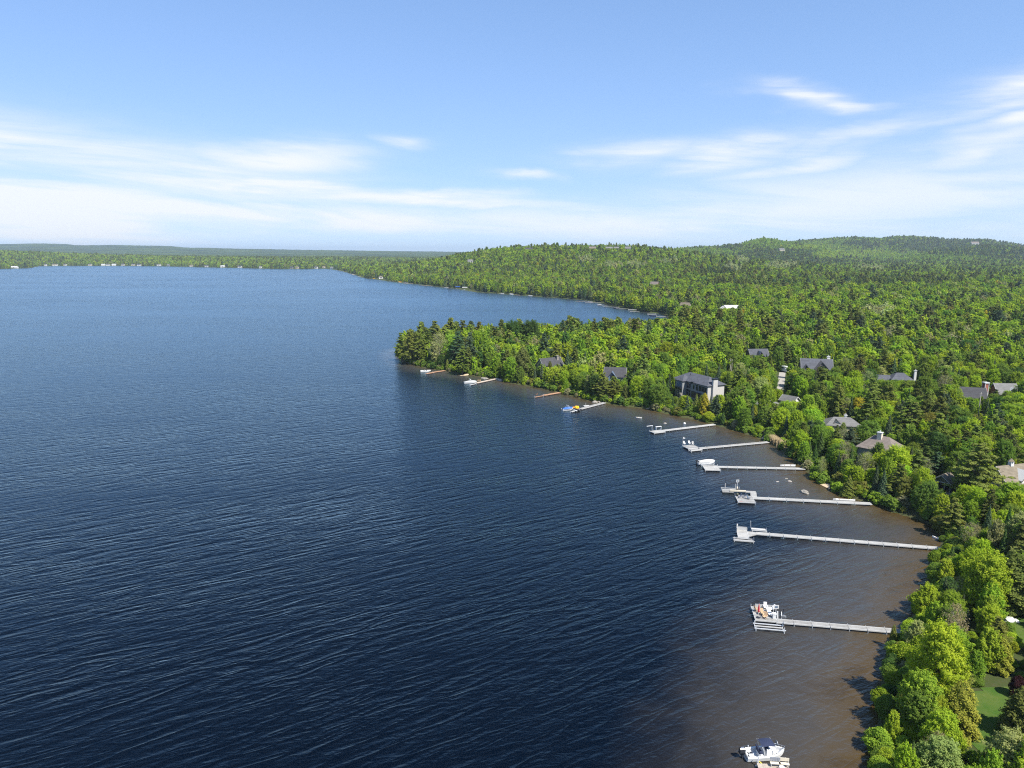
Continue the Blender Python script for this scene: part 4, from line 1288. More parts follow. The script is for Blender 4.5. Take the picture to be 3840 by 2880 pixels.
LAWN_PTS = np.concatenate([lawn([(3580, 2700), (3600, 2630), (3720, 2575), (3830, 2590), (3880, 2700), (3880, 2790), (3770, 2850), (3660, 2830), (3600, 2770)], 'a'),
                           lawn([(3770, 2300), (3860, 2270), (3880, 2420), (3800, 2420)], 'b')])
SIGHT.append((3640, 2640, 3790, 2800, P(3700, 2640)[1]))
SIGHT.append((3800, 2310, 3880, 2400, P(3840, 2330)[1]))

# ------------------------------------------------------------------ docks, boats and what stands on them
class Dock:
    """floating walkway of sections; local x runs from the shore out to the lake, local +y towards the near side"""
    def __init__(self, label, A, B, w=1.25, deck='deck_grey', rail='white_paint', z=0.55, sec=3.0, posts=True, plats=(), group='private docks', name='dock', sec_name='deck_section', kerb=True):
        a = P(A[0], A[1], z); b_ = P(B[0], B[1], z)
        d = b_ - a
        self.L = float(np.hypot(d[0], d[1])); self.ang = math.atan2(d[1], d[0]); self.z = z
        w *= 0.92
        self.root = empty(name, (a[0], a[1], 0), self.ang, label, 'dock', group)
        self.a = a
        n = max(1, int(round(self.L / sec))); sl = self.L / n
        me = MB().box((sl / 2, 0, z - 0.09), (sl - 0.05, w - 0.10, 0.16)).mesh('deck_section', MATS[deck])
        rm = MB().box((sl / 2, w / 2 - 0.02, z - 0.07), (sl - 0.03, 0.09, 0.24)).box((sl / 2, -w / 2 + 0.02, z - 0.07), (sl - 0.03, 0.09, 0.24)).mesh('side_rail', MATS[rail])
        pm = MB().tube((0, 0, -1.2), (0, 0, z + 0.22), 0.035, 0.035, 6).mesh('post', MATS['aluminium'])
        fm = MB().box((sl / 2, 0, z - 0.42), (sl * 0.6, w * 0.8, 0.45)).mesh('float', MATS['dark_plastic'])
        for i in range(n):
            s = link(sec_name, me, self.root, (i * sl, 0, 0))
            if kerb:
                link('side_rail', rm, s)
            link('float', fm, s)
            if posts and i:
                for sy in (-1, 1):
                    link('post', pm, self.root, (i * sl, sy * (w / 2 + 0.07), 0))
        for pl in plats:
            self.plat(*pl)

    def loc(self, px, py, z=None):
        q = P(px, py, self.z if z is None else z) - self.a
        c, s = math.cos(-self.ang), math.sin(-self.ang)
        return np.array((q[0] * c - q[1] * s, q[0] * s + q[1] * c, self.z if z is None else z))

    def plat(self, c1, c2, deck='deck_grey', rail='white_paint', z=None, n=2):
        """platform between two opposite corners given in the photograph; built of n boards' widths"""
        z = self.z + 0.012 if z is None else z
        p, q = self.loc(*c1, z), self.loc(*c2, z)
        x0, x1 = sorted((p[0], q[0])); y0, y1 = sorted((p[1], q[1]))
        for i in range(n):
            ya, yb = y0 + (y1 - y0) * i / n, y0 + (y1 - y0) * (i + 1) / n
            s = MB().box(((x0 + x1) / 2, (ya + yb) / 2, z - 0.09), (x1 - x0 - 0.12, yb - ya - 0.06, 0.16)).build('deck_panel', MATS[deck], self.root)
            MB().box(((x0 + x1) / 2, ya + 0.02, z - 0.07), (x1 - x0, 0.08, 0.24)).box(((x0 + x1) / 2, yb - 0.03, z - 0.075), (x1 - x0 - 0.01, 0.08, 0.24)).box((x0, (ya + yb) / 2, z - 0.08), (0.08, yb - ya - 0.1, 0.22)).box((x1, (ya + yb) / 2, z - 0.08), (0.08, yb - ya - 0.1, 0.22)).build('side_rail', MATS[rail], s)
            MB().box(((x0 + x1) / 2, (ya + yb) / 2, z - 0.45), ((x1 - x0) * 0.85, (yb - ya) * 0.8, 0.5)).build('float', MATS['dark_plastic'], s)
        for x in (x0 - 0.06, x1 + 0.06):
            for y in (y0 - 0.06, y1 + 0.06):
                MB().tube((x, y, -1.2), (x, y, z + 0.5), 0.05, 0.05, 6).build('post', MATS['aluminium'], self.root)
        self.box = (x0, y0, x1, y1)
        return self.box

    def world(self, x, y, z=None):
        c, s = math.cos(self.ang), math.sin(self.ang)
        return (self.a[0] + x * c - y * s, self.a[1] + x * s + y * c, self.z + 0.012 if z is None else z)


def hull_rings(L, B, sheer=0.75, draft=0.18, n=14, wall=0.12, floor=0.28, bowp=2.4):
    rings = []
    for i in range(n + 1):
        s = i / n
        b_ = B / 2 * (0.92 + 0.08 * math.sin(min(s / 0.5, 1) * math.pi / 2)) * (1 - max(0.0, (s - 0.5) / 0.5) ** bowp * 0.97)
        zs = sheer + 0.28 * s ** 2.2
        zk = -draft + (sheer * 0.9 + draft) * max(0.0, (s - 0.62) / 0.38) ** 2.6
        zc = min(0.08 + 0.55 * sheer * max(0.0, (s - 0.55) / 0.45) ** 1.6, zs - 0.1)
        zc = max(zc, zk + 0.02)
        x = L * (s - 0.5)
        bi = max(b_ - wall, 0.01)
        rings.append((x, b_, bi, zs, zk, zc, max(min(floor, zs - 0.12), zk + 0.04)))
    return rings


def boat(label, pos, ang, L=5.2, B=2.0, group=None, hull_m='gelcoat', cover=None, tower=False, outboard=True, bimini=None, windshield=True, seats=True, z=0.0, stripe=None, name='motor_boat'):
    root = empty(name, (pos[0], pos[1], z), ang, label, 'boat', group)
    R = hull_rings(L, B)
    h = MB(); n = len(R)
    vs = []
    for (x, b_, bi, zs, zk, zc, zf) in R:
        vs += [(x, bi, zs), (x, b_, zs), (x, b_ * 0.86, zc), (x, 0, zk), (x, -b_ * 0.86, zc), (x, -b_, zs), (x, -bi, zs)]
    fs = [(7 * i + j, 7 * i + j + 1, 7 * i + 8 + j, 7 * i + 7 + j) for i in range(n - 1) for j in range(6)]
    fs += [(0, 1, 2, 3, 4, 5, 6)]
    h.quadset(vs, fs)
    hull = h.build('hull', MATS[hull_m], root, smooth=False)
    f = MB(); vs = []
    for (x, b_, bi, zs, zk, zc, zf) in R[:-1]:
        vs += [(x, bi, zs - 0.01), (x, bi * 0.94, zf), (x, -bi * 0.94, zf), (x, -bi, zs - 0.01)]
    m_ = len(R) - 1
    f.quadset(vs, [(4 * i + j, 4 * i + j + 1, 4 * i + 5 + j, 4 * i + 4 + j) for i in range(m_ - 1) for j in range(3)] + [(0, 1, 2, 3)])
    f.build('deck', MATS['white_plastic'], root)
    k0 = int(0.62 * (len(R) - 1))
    fd = MB(); vs = []
    for (x, b_, bi, zs, zk, zc, zf) in R[k0:]:
        vs += [(x, bi, zs - 0.06), (x, 0, zs + 0.04), (x, -bi, zs - 0.06)]
    mm = len(R) - k0
    fd.quadset(vs, [(3 * i + j, 3 * i + j + 1, 3 * i + 4 + j, 3 * i + 3 + j) for i in range(mm - 1) for j in range(2)])
    if windshield:
        fd.build('foredeck', MATS[hull_m], root)
        MB().quadset([(L * .10, -B * .42, .85), (L * .16, 0, .92), (L * .10, B * .42, .85), (L * .06, -B * .38, 1.25), (L * .11, 0, 1.3), (L * .06, B * .38, 1.25)], [(0, 1, 4, 3), (1, 2, 5, 4)]).build('windshield', MATS['smoked_glass'], root)
    if stripe:
        for s in (-1, 1):
            q = MB(); vs = []
            for (x, b_, bi, zs, zk, zc, zf) in R[:-2]:
                vs += [(x, s * (b_ * 0.975 + 0.012), zs - 0.22), (x, s * (b_ * 0.955 + 0.012), zs - 0.36)]
            q.quadset(vs, [(2 * i, 2 * i + 1, 2 * i + 3, 2 * i + 2) for i in range(len(R) - 3)])
            q.build('stripe', MATS[stripe], hull)
    if seats:
        for sy in (-1, 1):
            MB().box((-L * .08, sy * B * .22, .55), (.5, .5, .5)).box((-L * .08 - .25, sy * B * .22, .95), (.12, .5, .5)).build('seat', MATS['grey_canvas'], root)
    if outboard:
        ob = MB().box((-L / 2 - .28, 0, .35), (.22, .25, 1.2)).box((-L / 2 - .25, 0, -.3), (.5, .06, .3)).build('outboard', MATS['dark_plastic' if hull_m != 'grey_canvas' else 'white_plastic'], root)
        MB().box((-L / 2 - .32, 0, 1.05), (.62, .42, .42)).box((-L / 2 - .32, 0, 1.29), (.45, .34, .1)).build('cowl', MATS['dark_plastic'], ob)
    if cover:
        c_ = MB(); vs = []
        for i, (x, b_, bi, zs, zk, zc, zf) in enumerate(R[1:-1]):
            pk = 0.5 * math.sin(math.pi * (i + 0.5) / (len(R) - 2)) ** 0.7
            vs += [(x, b_ * 1.02, zs - .08), (x, b_ * 0.98, zs + .05), (x, 0, zs + 0.05 + pk), (x, -b_ * 0.98, zs + .05), (x, -b_ * 1.02, zs - .08)]
        nn = len(R) - 2
        c_.quadset(vs, [(5 * i + j, 5 * i + j + 1, 5 * i + 6 + j, 5 * i + 5 + j) for i in range(nn - 1) for j in range(4)])
        c_.build('cover', MATS[cover], root)
    if tower:
        t = MB()
        for sy in (-1, 1):
            t.path([(L * .10, sy * B * .45, .8), (L * .02, sy * B * .40, 1.9), (-L * .06, sy * B * .34, 2.15)], .05)
            t.path([(-L * .10, sy * B * .45, .8), (-L * .04, sy * B * .40, 1.9)], .05)
        t.tube((L * .02, -B * .4, 1.9), (L * .02, B * .4, 1.9), .05).tube((-L * .06, -B * .34, 2.15), (-L * .06, B * .34, 2.15), .05)
        t.build('tower', MATS['aluminium'], root)
    if bimini:
        c_ = MB(); vs = []
        for i in range(7):
            x = L * (-.22 + .36 * i / 6)
            for j in range(7):
                y = B * .46 * (j / 3 - 1)
                vs.append((x, y, 2.0 - .12 * (j / 3 - 1) ** 2 - .08 * (i / 3 - 1) ** 2))
        c_.quadset(vs, [(7 * i + j, 7 * i + j + 1, 7 * i + 8 + j, 7 * i + 7 + j) for i in range(6) for j in range(6)])
        bm_ = c_.build('bimini', MATS[bimini], root)
        fr = MB()
        for sy in (-1, 1):
            fr.tube((-L * .18, sy * B * .46, .75), (-L * .21, sy * B * .45, 1.88), .025).tube((-L * .02, sy * B * .46, .75), (L * .13, sy * B * .45, 1.86), .025)
        fr.build('bimini_frame', MATS['steel'], bm_)
    return root


def boat_lift(label, pos, ang, L=3.6, W=2.4, h=1.5, mat='aluminium', canopy=None, group='boat lifts', bunks=0.55):
    root = empty('boat_lift', (pos[0], pos[1], 0), ang, label, 'boat lift', group)
    for sx in (-1, 1):
        for sy in (-1, 1):
            MB().box((sx * L / 2 * .9, sy * W / 2, h / 2 - .6), (.10, .10, h + 1.2)).build('post', MATS[mat], root)
    for sy in (-1, 1):
        MB().box((0, sy * W / 2, bunks + .25), (L, .12, .14)).build('side_beam', MATS[mat], root)
        MB().box((0, sy * W / 4, bunks), (L * .9, .16, .14)).build('bunk', MATS['white_paint'], root)
    for sx in (-1, 1):
        MB().box((sx * L / 2 * .9, 0, bunks - .16), (.12, W - .15, .14)).build('cross_beam', MATS[mat], root)
    MB().tube((L / 2 * .9 + .12, W / 2, h - .1), (L / 2 * .9 + .16, W / 2, h - .1), .45, .45, 12).build('winch_wheel', MATS['steel'], root)
    if canopy:
        MB().profy([(-L / 2 - .6, h + .9), (L / 2 + .6, h + .9), (L / 2 + .6, h + 1.25), (L / 2, h + 1.8), (-L / 2, h + 1.8), (-L / 2 - .6, h + 1.25)], -W / 2 - .4, W / 2 + .4).build('canopy', MATS[canopy], root)
        for sx in (-1, 1):
            for sy in (-1, 1):
                MB().box((sx * L / 2 * .9, sy * W / 2, h + .5), (.08, .08, 1.0)).build('canopy_post', MATS[mat], root)
    return root


def lounge_chair(label, pos, ang, mat='white_plastic', group=None):
    root = empty('lounge_chair', pos, ang, label, 'lounge chair', group)
    MB().box((0, 0, .33), (1.3, .62, .08)).build('seat', MATS[mat], root)
    MB().box((-.92, 0, .58), (.72, .62, .07), ry=D2R(42)).build('backrest', MATS[mat], root)
    for sx in (-.5, .5):
        for sy in (-.27, .27):
            MB().box((sx, sy, .155), (.07, .07, .31)).build('leg', MATS[mat], root)
    return root


def adirondack(label, pos, ang, mat='grey_chair', group=None):
    root = empty('garden_chair', pos, ang, label, 'chair', group)
    MB().box((0, 0, .36), (.55, .55, .05), ry=D2R(8)).build('seat', MATS[mat], root)
    for k in range(5):
        MB().box((-.38, -.24 + .12 * k, .74), (.04, .10, .82), ry=D2R(-20)).build('back_slat', MATS[mat], root)
    for sy in (-1, 1):
        MB().box((-.02, sy * .34, .58), (.66, .12, .04)).build('armrest', MATS[mat], root)
        MB().box((.25, sy * .30, .28), (.06, .05, .56)).build('leg', MATS[mat], root)
        MB().box((-.22, sy * .30, .22), (.06, .05, .46)).build('leg', MATS[mat], root)
    return root


def sign_post(label, pos, ang, w=.75, h=.6, top=2.0, face='siding_blue', frame='white_paint', group='framed dock signs'):
    root = empty('dock_sign', pos, ang, label, 'sign', group)
    MB().box((0, 0, top / 2), (.07, .07, top)).build('post', MATS['aluminium'], root)
    MB().box((0, -.03, top + h / 2 - .1), (w, .05, h)).build('board', MATS[frame], root)
    MB().box((0, -.06, top + h / 2 - .1), (w * .6, .02, h * .5)).build('panel', MATS[face], root)
    return root


def canoe(label, pos, ang, L=4.6, B=.85, mat='white_plastic', z=0.0, name='canoe'):
    root = empty(name, (pos[0], pos[1], z), ang, label, 'canoe')
    h = MB(); vs = []; n = 12
    for i in range(n + 1):
        s = i / n * 2 - 1
        b_ = B / 2 * max(1 - abs(s) ** 2.4, .02); zt = .34 + .16 * s ** 4
        x = L / 2 * s
        vs += [(x, b_ * .93, zt), (x, b_, zt), (x, b_ * .8, .02), (x, 0, -.08 + .2 * s ** 8), (x, -b_ * .8, .02), (x, -b_, zt), (x, -b_ * .93, zt), (x, 0, .08)]
    h.quadset(vs, [(8 * i + j, 8 * i + (j + 1) % 8, 8 * i + 8 + (j + 1) % 8, 8 * i + 8 + j) for i in range(n) for j in range(8)])
    h.build('hull', MATS[mat], root)
    for x in (-L * .2, L * .2):
        MB().box((x, 0, .30), (.2, B * .74, .03)).build('seat', MATS['tan_wood'], root)
    return root


def bench(label, pos, ang, w=1.5, seat='cream_wall', back='cream_wall', slats=0, legs='white_paint'):
    root = empty('dock_bench', pos, ang, label, 'bench', 'benches on the nearest dock')
    MB().box((0, -.05, .45), (w, .42, .06)).build('seat', MATS[seat], root)
    if slats:
        for k in range(slats):
            MB().box((-w / 2 + w * (k + .5) / slats, .20, .80), (w / slats - .03, .05, .56)).build('back_slat', MATS[back], root)
    else:
        MB().box((0, .20, .86), (w, .05, .46)).build('backrest', MATS[back], root)
    for sx in (-1, 1):
        MB().box((sx * w * .42, -.2, .21), (.06, .06, .42)).build('leg', MATS[legs], root)
        MB().box((sx * w * .42, .16, .38), (.06, .06, .76)).build('leg', MATS[legs], root)
    return root


# nearest dock (bottom edge) with its boat and two benches
d8 = Dock('weathered plank dock below the white console boat at the bottom edge', (3330, 3010), (2935, 2935), 1.3, 'deck_tan', 'deck_tan')
z8 = d8.z
far_l, far_r = P(2838, 2862, z8), P(2952, 2869, z8)
ex = (far_r - far_l); wl8 = float(np.linalg.norm(ex)); a8 = math.atan2(ex[1], ex[0])
pw = 0.145
pm = MB().box((0, -2.2, -.02), (pw - .018, 4.4, .045)).mesh('plank', MATS['plank_wood'])
fr8 = MB().box((wl8 / 2, -2.2, -.16), (wl8 - .04, 4.36, .2))
def rot8(o, x, y, z):
    c, s = math.cos(a8 - d8.ang), math.sin(a8 - d8.ang)
    q = d8.loc(2838, 2862)
    o.location = (q[0] + x * c - y * s, q[1] + x * s + y * c, z); o.rotation_euler = (0, 0, a8 - d8.ang)
o = fr8.build('platform_frame', MATS['deck_tan'], d8.root); rot8(o, 0, 0, z8)
for i in range(int(wl8 / pw)):
    o = link('plank', pm, d8.root); rot8(o, (i + .5) * pw, .04 * random.random(), z8 + .01 * random.random())
for x in (.2, wl8 - .2):
    o = MB().tube((0, 0, -2), (0, 0, .9), .06, .06, 8).build('post', MATS['aluminium'], d8.root); rot8(o, x, .1, z8)
def on8(x, y, z=0.0):
    c, s = math.cos(a8), math.sin(a8)
    return (far_l[0] + x * c - y * s, far_l[1] + x * s + y * c, z8 + .02 + z)
q = P(2901, 2858, z8); r_ = P(2934, 2862, z8)
t1 = (q - far_l)[:2] @ np.array((math.cos(a8), math.sin(a8))); t2 = (r_ - far_l)[:2] @ np.array((math.cos(a8), math.sin(a8)))
bench('bench with grey blue slatted back beside the white console boat', on8(t1, -.32), a8, 1.28, 'cream_wall', 'grey_chair', 4)
bench('cream bench with plain back at the right end of the nearest dock', on8(t2, -.32), a8 - .05, 1.28)
tb = empty('side_table', on8((t1 + t2) / 2 + .05, -1.15), 0, 'white round topped side table on the nearest dock', 'table')
MB().lathe([(.04, 0), (.04, .5), (.33, .5), (.36, .55), (.33, .58)], 8).build('table_top', MATS['white_plastic'], tb)

bp = P(2866, 2838, 0.0); b0 = P(2802, 2842); b1 = P(2938, 2832)
ab = math.atan2(b1[1] - b0[1], b1[0] - b0[0])
bt = empty('console_boat', (bp[0], bp[1], 0.05), ab, 'white centre console boat with navy seats and black outboard at nearest dock', 'boat')
R = hull_rings(5.3, 2.15, .72, .2, 20, .2, .22, 2.8)
h = MB(); vs = []
for (x, b_, bi, zs, zk, zc, zf) in R:
    vs += [(x, bi, zs - .02), (x, bi, zs), (x, b_, zs), (x, b_ * 1.02, zs - .08), (x, b_ * .86, zc), (x, 0, zk), (x, -b_ * .86, zc), (x, -b_ * 1.02, zs - .08), (x, -b_, zs), (x, -bi, zs), (x, -bi, zs - .02)]
h.quadset(vs, [(11 * i + j, 11 * i + j + 1, 11 * i + 12 + j, 11 * i + 11 + j) for i in range(len(R) - 1) for j in range(10)] + [tuple(range(11))])
h.build('hull', MATS['gelcoat'], bt)
f = MB(); vs = []
for (x, b_, bi, zs, zk, zc, zf) in R[:-1]:
    zz = zf if x < 1.3 else min(zf + (x - 1.3) * .38, zs - .06)
    vs += [(x, bi, zs - .02), (x, bi * .95, zz), (x, -bi * .95, zz), (x, -bi, zs - .02)]
f.quadset(vs, [(4 * i + j, 4 * i + j + 1, 4 * i + 5 + j, 4 * i + 4 + j) for i in range(len(R) - 2) for j in range(3)] + [(0, 1, 2, 3)])
f.build('deck', MATS['white_plastic'], bt)
MB().box((-2.1, .62, .66), (.8, .62, .1)).box((-2.1, -.62, .66), (.8, .62, .1)).box((-2.45, 0, .6), (.22, 1.7, .22)).build('stern_deck', MATS['gelcoat'], bt)
MB().box((-1.75, .12, .42), (.5, .42, .34)).build('battery_box', MATS['aluminium'], bt)
MB().box((-1.75, .12, .6), (.38, .3, .03)).build('grille', MATS['dark_plastic'], bt)
cs = MB().prof([(-.45, .22), (.45, .22), (.45, 1.1), (.38, 1.28), (-.38, 1.28), (-.45, 1.1)], .1, .95).build('console', MATS['gelcoat'], bt)
MB().box((.28, 0, 1.45), (.06, .8, .5), ry=D2R(-18)).build('windshield', MATS['smoked_glass'], cs)
MB().tube((.02, -.1, 1.15), (-.04, -.1, 1.2), .17, .17, 12).build('steering_wheel', MATS['dark_plastic'], cs)
MB().box((.0, 0, 1.35), (.16, .86, .35)).build('dashboard_cover', MATS['navy_canvas'], cs)
MB().box((1.2, -.1, .47), (.42, .5, .5)).box((1.2, -.1, .74), (.46, .54, .07)).build('cooler_seat', MATS['white_plastic'], bt)
MB().box((1.62, -.28, .44), (.45, .34, .1)).build('anchor_hatch', MATS['dark_plastic'], bt)
ls = MB().box((-.72, 0, .5), (.5, .95, .6)).build('leaning_post', MATS['white_plastic'], bt)
MB().box((-.72, 0, .86), (.5, .98, .14)).box((-.98, 0, 1.25), (.14, .98, .66), ry=D2R(-10)).build('cushion', MATS['navy_canvas'], ls)
rl = MB()
tops = []
for (x, b_, bi, zs, zk, zc, zf) in R[13:]:
    tops.append((x, b_ * .93, zs + .30))
pr = tops + [(x, -y, z) for x, y, z in reversed(tops)]
rl.path(pr, .022)
for (x, y, z) in tops[::3]:
    for s in (-1, 1):
        rl.tube((x, s * y, z - .3), (x, s * y, z), .018)
rl.build('bow_rail', MATS['steel'], bt)
bi_ = MB(); vs = []
for i in range(8):
    for j in range(7):
        vs.append((-.75 + 1.75 * i / 7, .80 * (j / 3 - 1), 2.22 - .13 * (j / 3 - 1) ** 2 - .10 * (i / 3.5 - 1) ** 2))
bi_.quadset(vs, [(7 * i + j, 7 * i + j + 1, 7 * i + 8 + j, 7 * i + 7 + j) for i in range(7) for j in range(6)])
bi_.build('bimini_top', MATS['navy_canvas'], bt, smooth=True)
ob = MB().box((-2.95, 0, .25), (.24, .2, 1.5)).box((-2.9, 0, -.35), (.62, .05, .35)).build('outboard', MATS['dark_plastic'], bt)
MB().prof([(-.24, .78), (.24, .78), (.3, 1.0), (.24, 1.42), (.1, 1.55), (-.1, 1.55), (-.24, 1.42), (-.3, 1.0)], -3.42, -2.72).build('cowl', MATS['dark_plastic'], ob)
MB().box((-3.07, 0, 1.57), (.4, .16, .03)).build('cowl_badge', MATS['steel'], ob)
fr = MB()
for sy in (-1, 1):
    fr.path([(-.40, sy * .98, .7), (-.60, sy * .90, 1.6), (-.78, sy * .80, 2.06)], .03).path([(-.36, sy * .98, .7), (-.50, sy * .90, 1.6), (-.62, sy * .80, 2.08)], .02)
    fr.path([(1.2, sy * .95, .75), (1.22, sy * .90, 1.5), (1.0, sy * .80, 2.05)], .03)
fr.build('bimini_frame', MATS['aluminium'], bt)
lf8 = boat_lift('aluminium lift frame under the white console boat', (bp[0] + .2, bp[1] - .15), ab, 4.2, 2.75, .9, bunks=-.25, group='boat lifts')
MB().box((-1.2, -1.5, .25), (1.1, .12, .12), rz=-.9, ry=.35).build('guide_arm', MATS['yellow_paint'], lf8)

# dock with the red umbrella
d7 = Dock('long grey walkway dock ending in a crowded platform with red umbrella', (3392, 2368), (2908, 2327), 1.35)
bx7 = d7.plat((2833, 2325), (2896, 2281), 'deck_grey', n=4)
x0, y0, x1, y1 = bx7
# railing along the far edge and the right side of the platform
def rail_part(dk, p, q, z, hh=.55, mat='white_paint'):
    v = Vector(q) - Vector(p); L_ = v.length; n_ = max(1, int(L_ / 1.4))
    m_ = MB().box(((p[0] + q[0]) / 2, (p[1] + q[1]) / 2, z + hh), (L_, .06, .06), rz=math.atan2(v.y, v.x)).box(((p[0] + q[0]) / 2, (p[1] + q[1]) / 2, z + hh * .5), (L_, .04, hh * .8), rz=math.atan2(v.y, v.x))
    for i in range(n_ + 1):
        t = i / n_
        m_.box((p[0] + v.x * t, p[1] + v.y * t, z + hh / 2), (.08, .08, hh + .1))
    return m_.build('railing', MATS[mat], dk.root)
rail_part(d7, (x0, y0 + .05), (x1 - .7, y0 + .05), d7.z, .6, 'grey_canvas')
rail_part(d7, (x0 + .05, y0 + .1), (x0 + .05, y0 + 1.5), d7.z, .5)
ang7 = d7.ang
def on7(px, py):
    q = P(px, py, d7.z + .02)
    return (q[0], q[1], d7.z + .02)
um = empty('patio_umbrella', on7(2843, 2316), 0, 'closed red umbrella on a dark base, standing on the crowded dock platform', 'umbrella')
MB().lathe([(.34, 0), (.34, .1), (.06, .14)], 10).build('base', MATS['dark_plastic'], um)
MB().tube((0, 0, .1), (0, 0, 2.75), .03, .03, 8).build('pole', MATS['aluminium'], um)
MB().lathe([(.10, 1.1), (.17, 1.25), (.15, 1.8), (.10, 2.3), (.03, 2.7)], 10).build('canopy', MATS['red_fabric'], um)
lounge_chair('white lounger with raised back in front of its twin on the umbrella dock', on7(2886, 2305), ang7 + D2R(95), group='white loungers on the umbrella dock')
lounge_chair('white lounger behind, turned to the corner of the umbrella dock', on7(2889, 2289), ang7 + D2R(35), group='white loungers on the umbrella dock')
adirondack('tan wooden chair with its back to the lake beside the red umbrella', on7(2837, 2292), ang7 + D2R(200), 'tan_wood', 'wooden chairs on the umbrella dock')
adirondack('tan wooden chair in the middle of the umbrella dock platform', on7(2861, 2307), ang7 + D2R(120), 'tan_wood', 'wooden chairs on the umbrella dock')
adirondack('tan wooden chair at the near edge of the umbrella dock platform', on7(2868, 2319), ang7 + D2R(60), 'tan_wood', 'wooden chairs on the umbrella dock')
adirondack('white garden chair against the far railing of the umbrella dock', on7(2870, 2283), ang7 + D2R(90), 'white_plastic')
tb = empty('side_table', on7(2850, 2303), 0, 'low tan wooden table between chairs on the umbrella dock', 'table')
MB().box((0, 0, .42), (.8, .55, .05)).build('table_top', MATS['tan_wood'], tb)
for sx in (-.3, .3):
    for sy in (-.2, .2):
        MB().box((sx, sy, .2), (.05, .05, .4)).build('leg', MATS['tan_wood'], tb)
pl = empty('dock_box', on7(2903, 2318), ang7, 'tall white storage bin where the walkway meets the umbrella platform', 'bin')
MB().prof([(-.26, 0), (.26, 0), (.32, .85), (-.32, .85)], -.28, .28).build('body', MATS['white_plastic'], pl)
MB().box((0, 0, .9), (.66, .72, .1)).build('lid', MATS['white_plastic'], pl)
sign_post('white framed square sign beside the umbrella dock platform', on7(2908, 2312), .1, .95, .72, 1.6)
q = P(2885, 2352, .5); boat_lift('bare boat lift with two pale rails just below the umbrella dock', q, ang7 + math.pi, 5.2, 1.7, 1.1, bunks=.3)
q = P(2924, 2304, .3); boat_lift('dark frame lift with yellow bumper right of the white framed sign', q, ang7 + D2R(80), 3.2, 1.3, .8, 'dark_plastic', bunks=.1)

SIGHT.append((3325, 2340, 3390, 2374, d7.a[1] + 2))
SIGHT.append((3470, 2040, 3533, 2064, P(3533, 2056)[1] + 2))
SIGHT.append((3200, 1868, 3266, 1896, P(3266, 1888)[1] + 2))
# dock with the tapered end
d6 = Dock('longest pale walkway dock with a tapered railed end platform', (3533, 2056), (2835, 1999), 1.35, 'deck_white')
bx6 = d6.plat((2768, 2014), (2800, 1989), 'deck_white', n=2)
p_ = d6.loc(2832, 2001); q_ = d6.loc(2803, 2013)
MB().prism([(d6.L - .2, .68), (q_[0], q_[1]), (q_[0], .68)], d6.z - .15, d6.z).build('deck_gusset', MATS['deck_white'], d6.root)
MB().prism([(d6.L, -.66), (d6.L, .66), (bx6[0], .66), (bx6[0], -.66)], d6.z - .15, d6.z - .008).build('deck_section', MATS['deck_white'], d6.root)
rail_part(d6, (bx6[0], bx6[1]), (bx6[2], bx6[1]), d6.z, .8, 'grey_canvas')
rail_part(d6, (bx6[2], bx6[1]), (bx6[2], bx6[1] + 1.2), d6.z, .8)
q = P(2846, 1993, .4)
jl = boat_lift('white lift with board decking beside the tapered dock', q, d6.ang + math.pi, 3.4, 1.3, .9, 'white_paint', bunks=.6)
MB().box((0, .32, .78), (3.4, .5, .1)).build('board', MATS['white_paint'], jl)
MB().box((0, -.42, .74), (3.2, .35, .1)).build('board', MATS['white_paint'], jl)
MB().tube((-1.7, .7, 0), (-1.9, .7, 2.6), .04).build('guide_pole', MATS['aluminium'], jl)
q = P(2789, 2026, .3); boat_lift('lone white rail lift standing in the water in front of the tapered dock', q, d6.ang + math.pi, 4.6, 1.3, .7, 'white_paint', bunks=.2)
sign_post('slim white marker post at the outer corner of the tapered dock', d6.world(bx6[2] - .1, bx6[1] + .1), .2, .3, .5, 1.1, 'white_paint')

# raft dock with armchairs
d5 = Dock('pale walkway dock with square raft and bent side arm', (3268, 1888), (2822, 1866), 1.5, 'deck_white', sec=4.0)
bx5 = d5.plat((2768, 1882), (2820, 1861), 'deck_grey', n=3)
a_ = d5.loc(2826, 1866); b_ = d5.loc(2822, 1847)
MB().prism([(a_[0] - 1.0, -.76), (a_[0] + .6, -.76), (b_[0] + .6, b_[1]), (b_[0] - 1.0, b_[1])], d5.z - .16, d5.z).build('deck_section', MATS['deck_white'], d5.root)
c_ = d5.loc(2754, 1846)
MB().prism([(b_[0] - 1.0, b_[1] - 1.3), (b_[0] - 1.0, b_[1] - .02), (c_[0], b_[1] - .02), (c_[0], b_[1] - 1.3)], d5.z - .16, d5.z).build('deck_section', MATS['deck_white'], d5.root)
MB().box(((b_[0] + c_[0]) / 2 + 1.4, b_[1] - .1, d5.z + .25), (4.2, .4, .4)).build('bench_box', MATS['cream_wall'], d5.root)
e_ = d5.loc(2709, 1842)
MB().prism([(c_[0] + .15, b_[1] - 1.1), (c_[0] + .15, b_[1] + .2), (e_[0], b_[1] + .2), (e_[0], b_[1] - 1.1)], d5.z - .3, d5.z - .05).build('deck_section', MATS['deck_white'], d5.root)
def on5(px, py, z=.57):
    q = P(px, py, z); return (q[0], q[1], z)
adirondack('left slate grey armchair on the square raft', on5(2774, 1866), d5.ang + D2R(20), 'grey_chair', 'armchairs on the raft')
adirondack('right slate grey armchair on the square raft', on5(2789, 1866), d5.ang + D2R(20), 'grey_chair', 'armchairs on the raft')
adirondack('dark navy armchair at the right edge of the square raft', on5(2807, 1872), d5.ang + D2R(150), 'siding_blue')
pt = empty('potted_plant', on5(2765, 1860), 0, 'round dark planter at the corner of the square raft', 'plant')
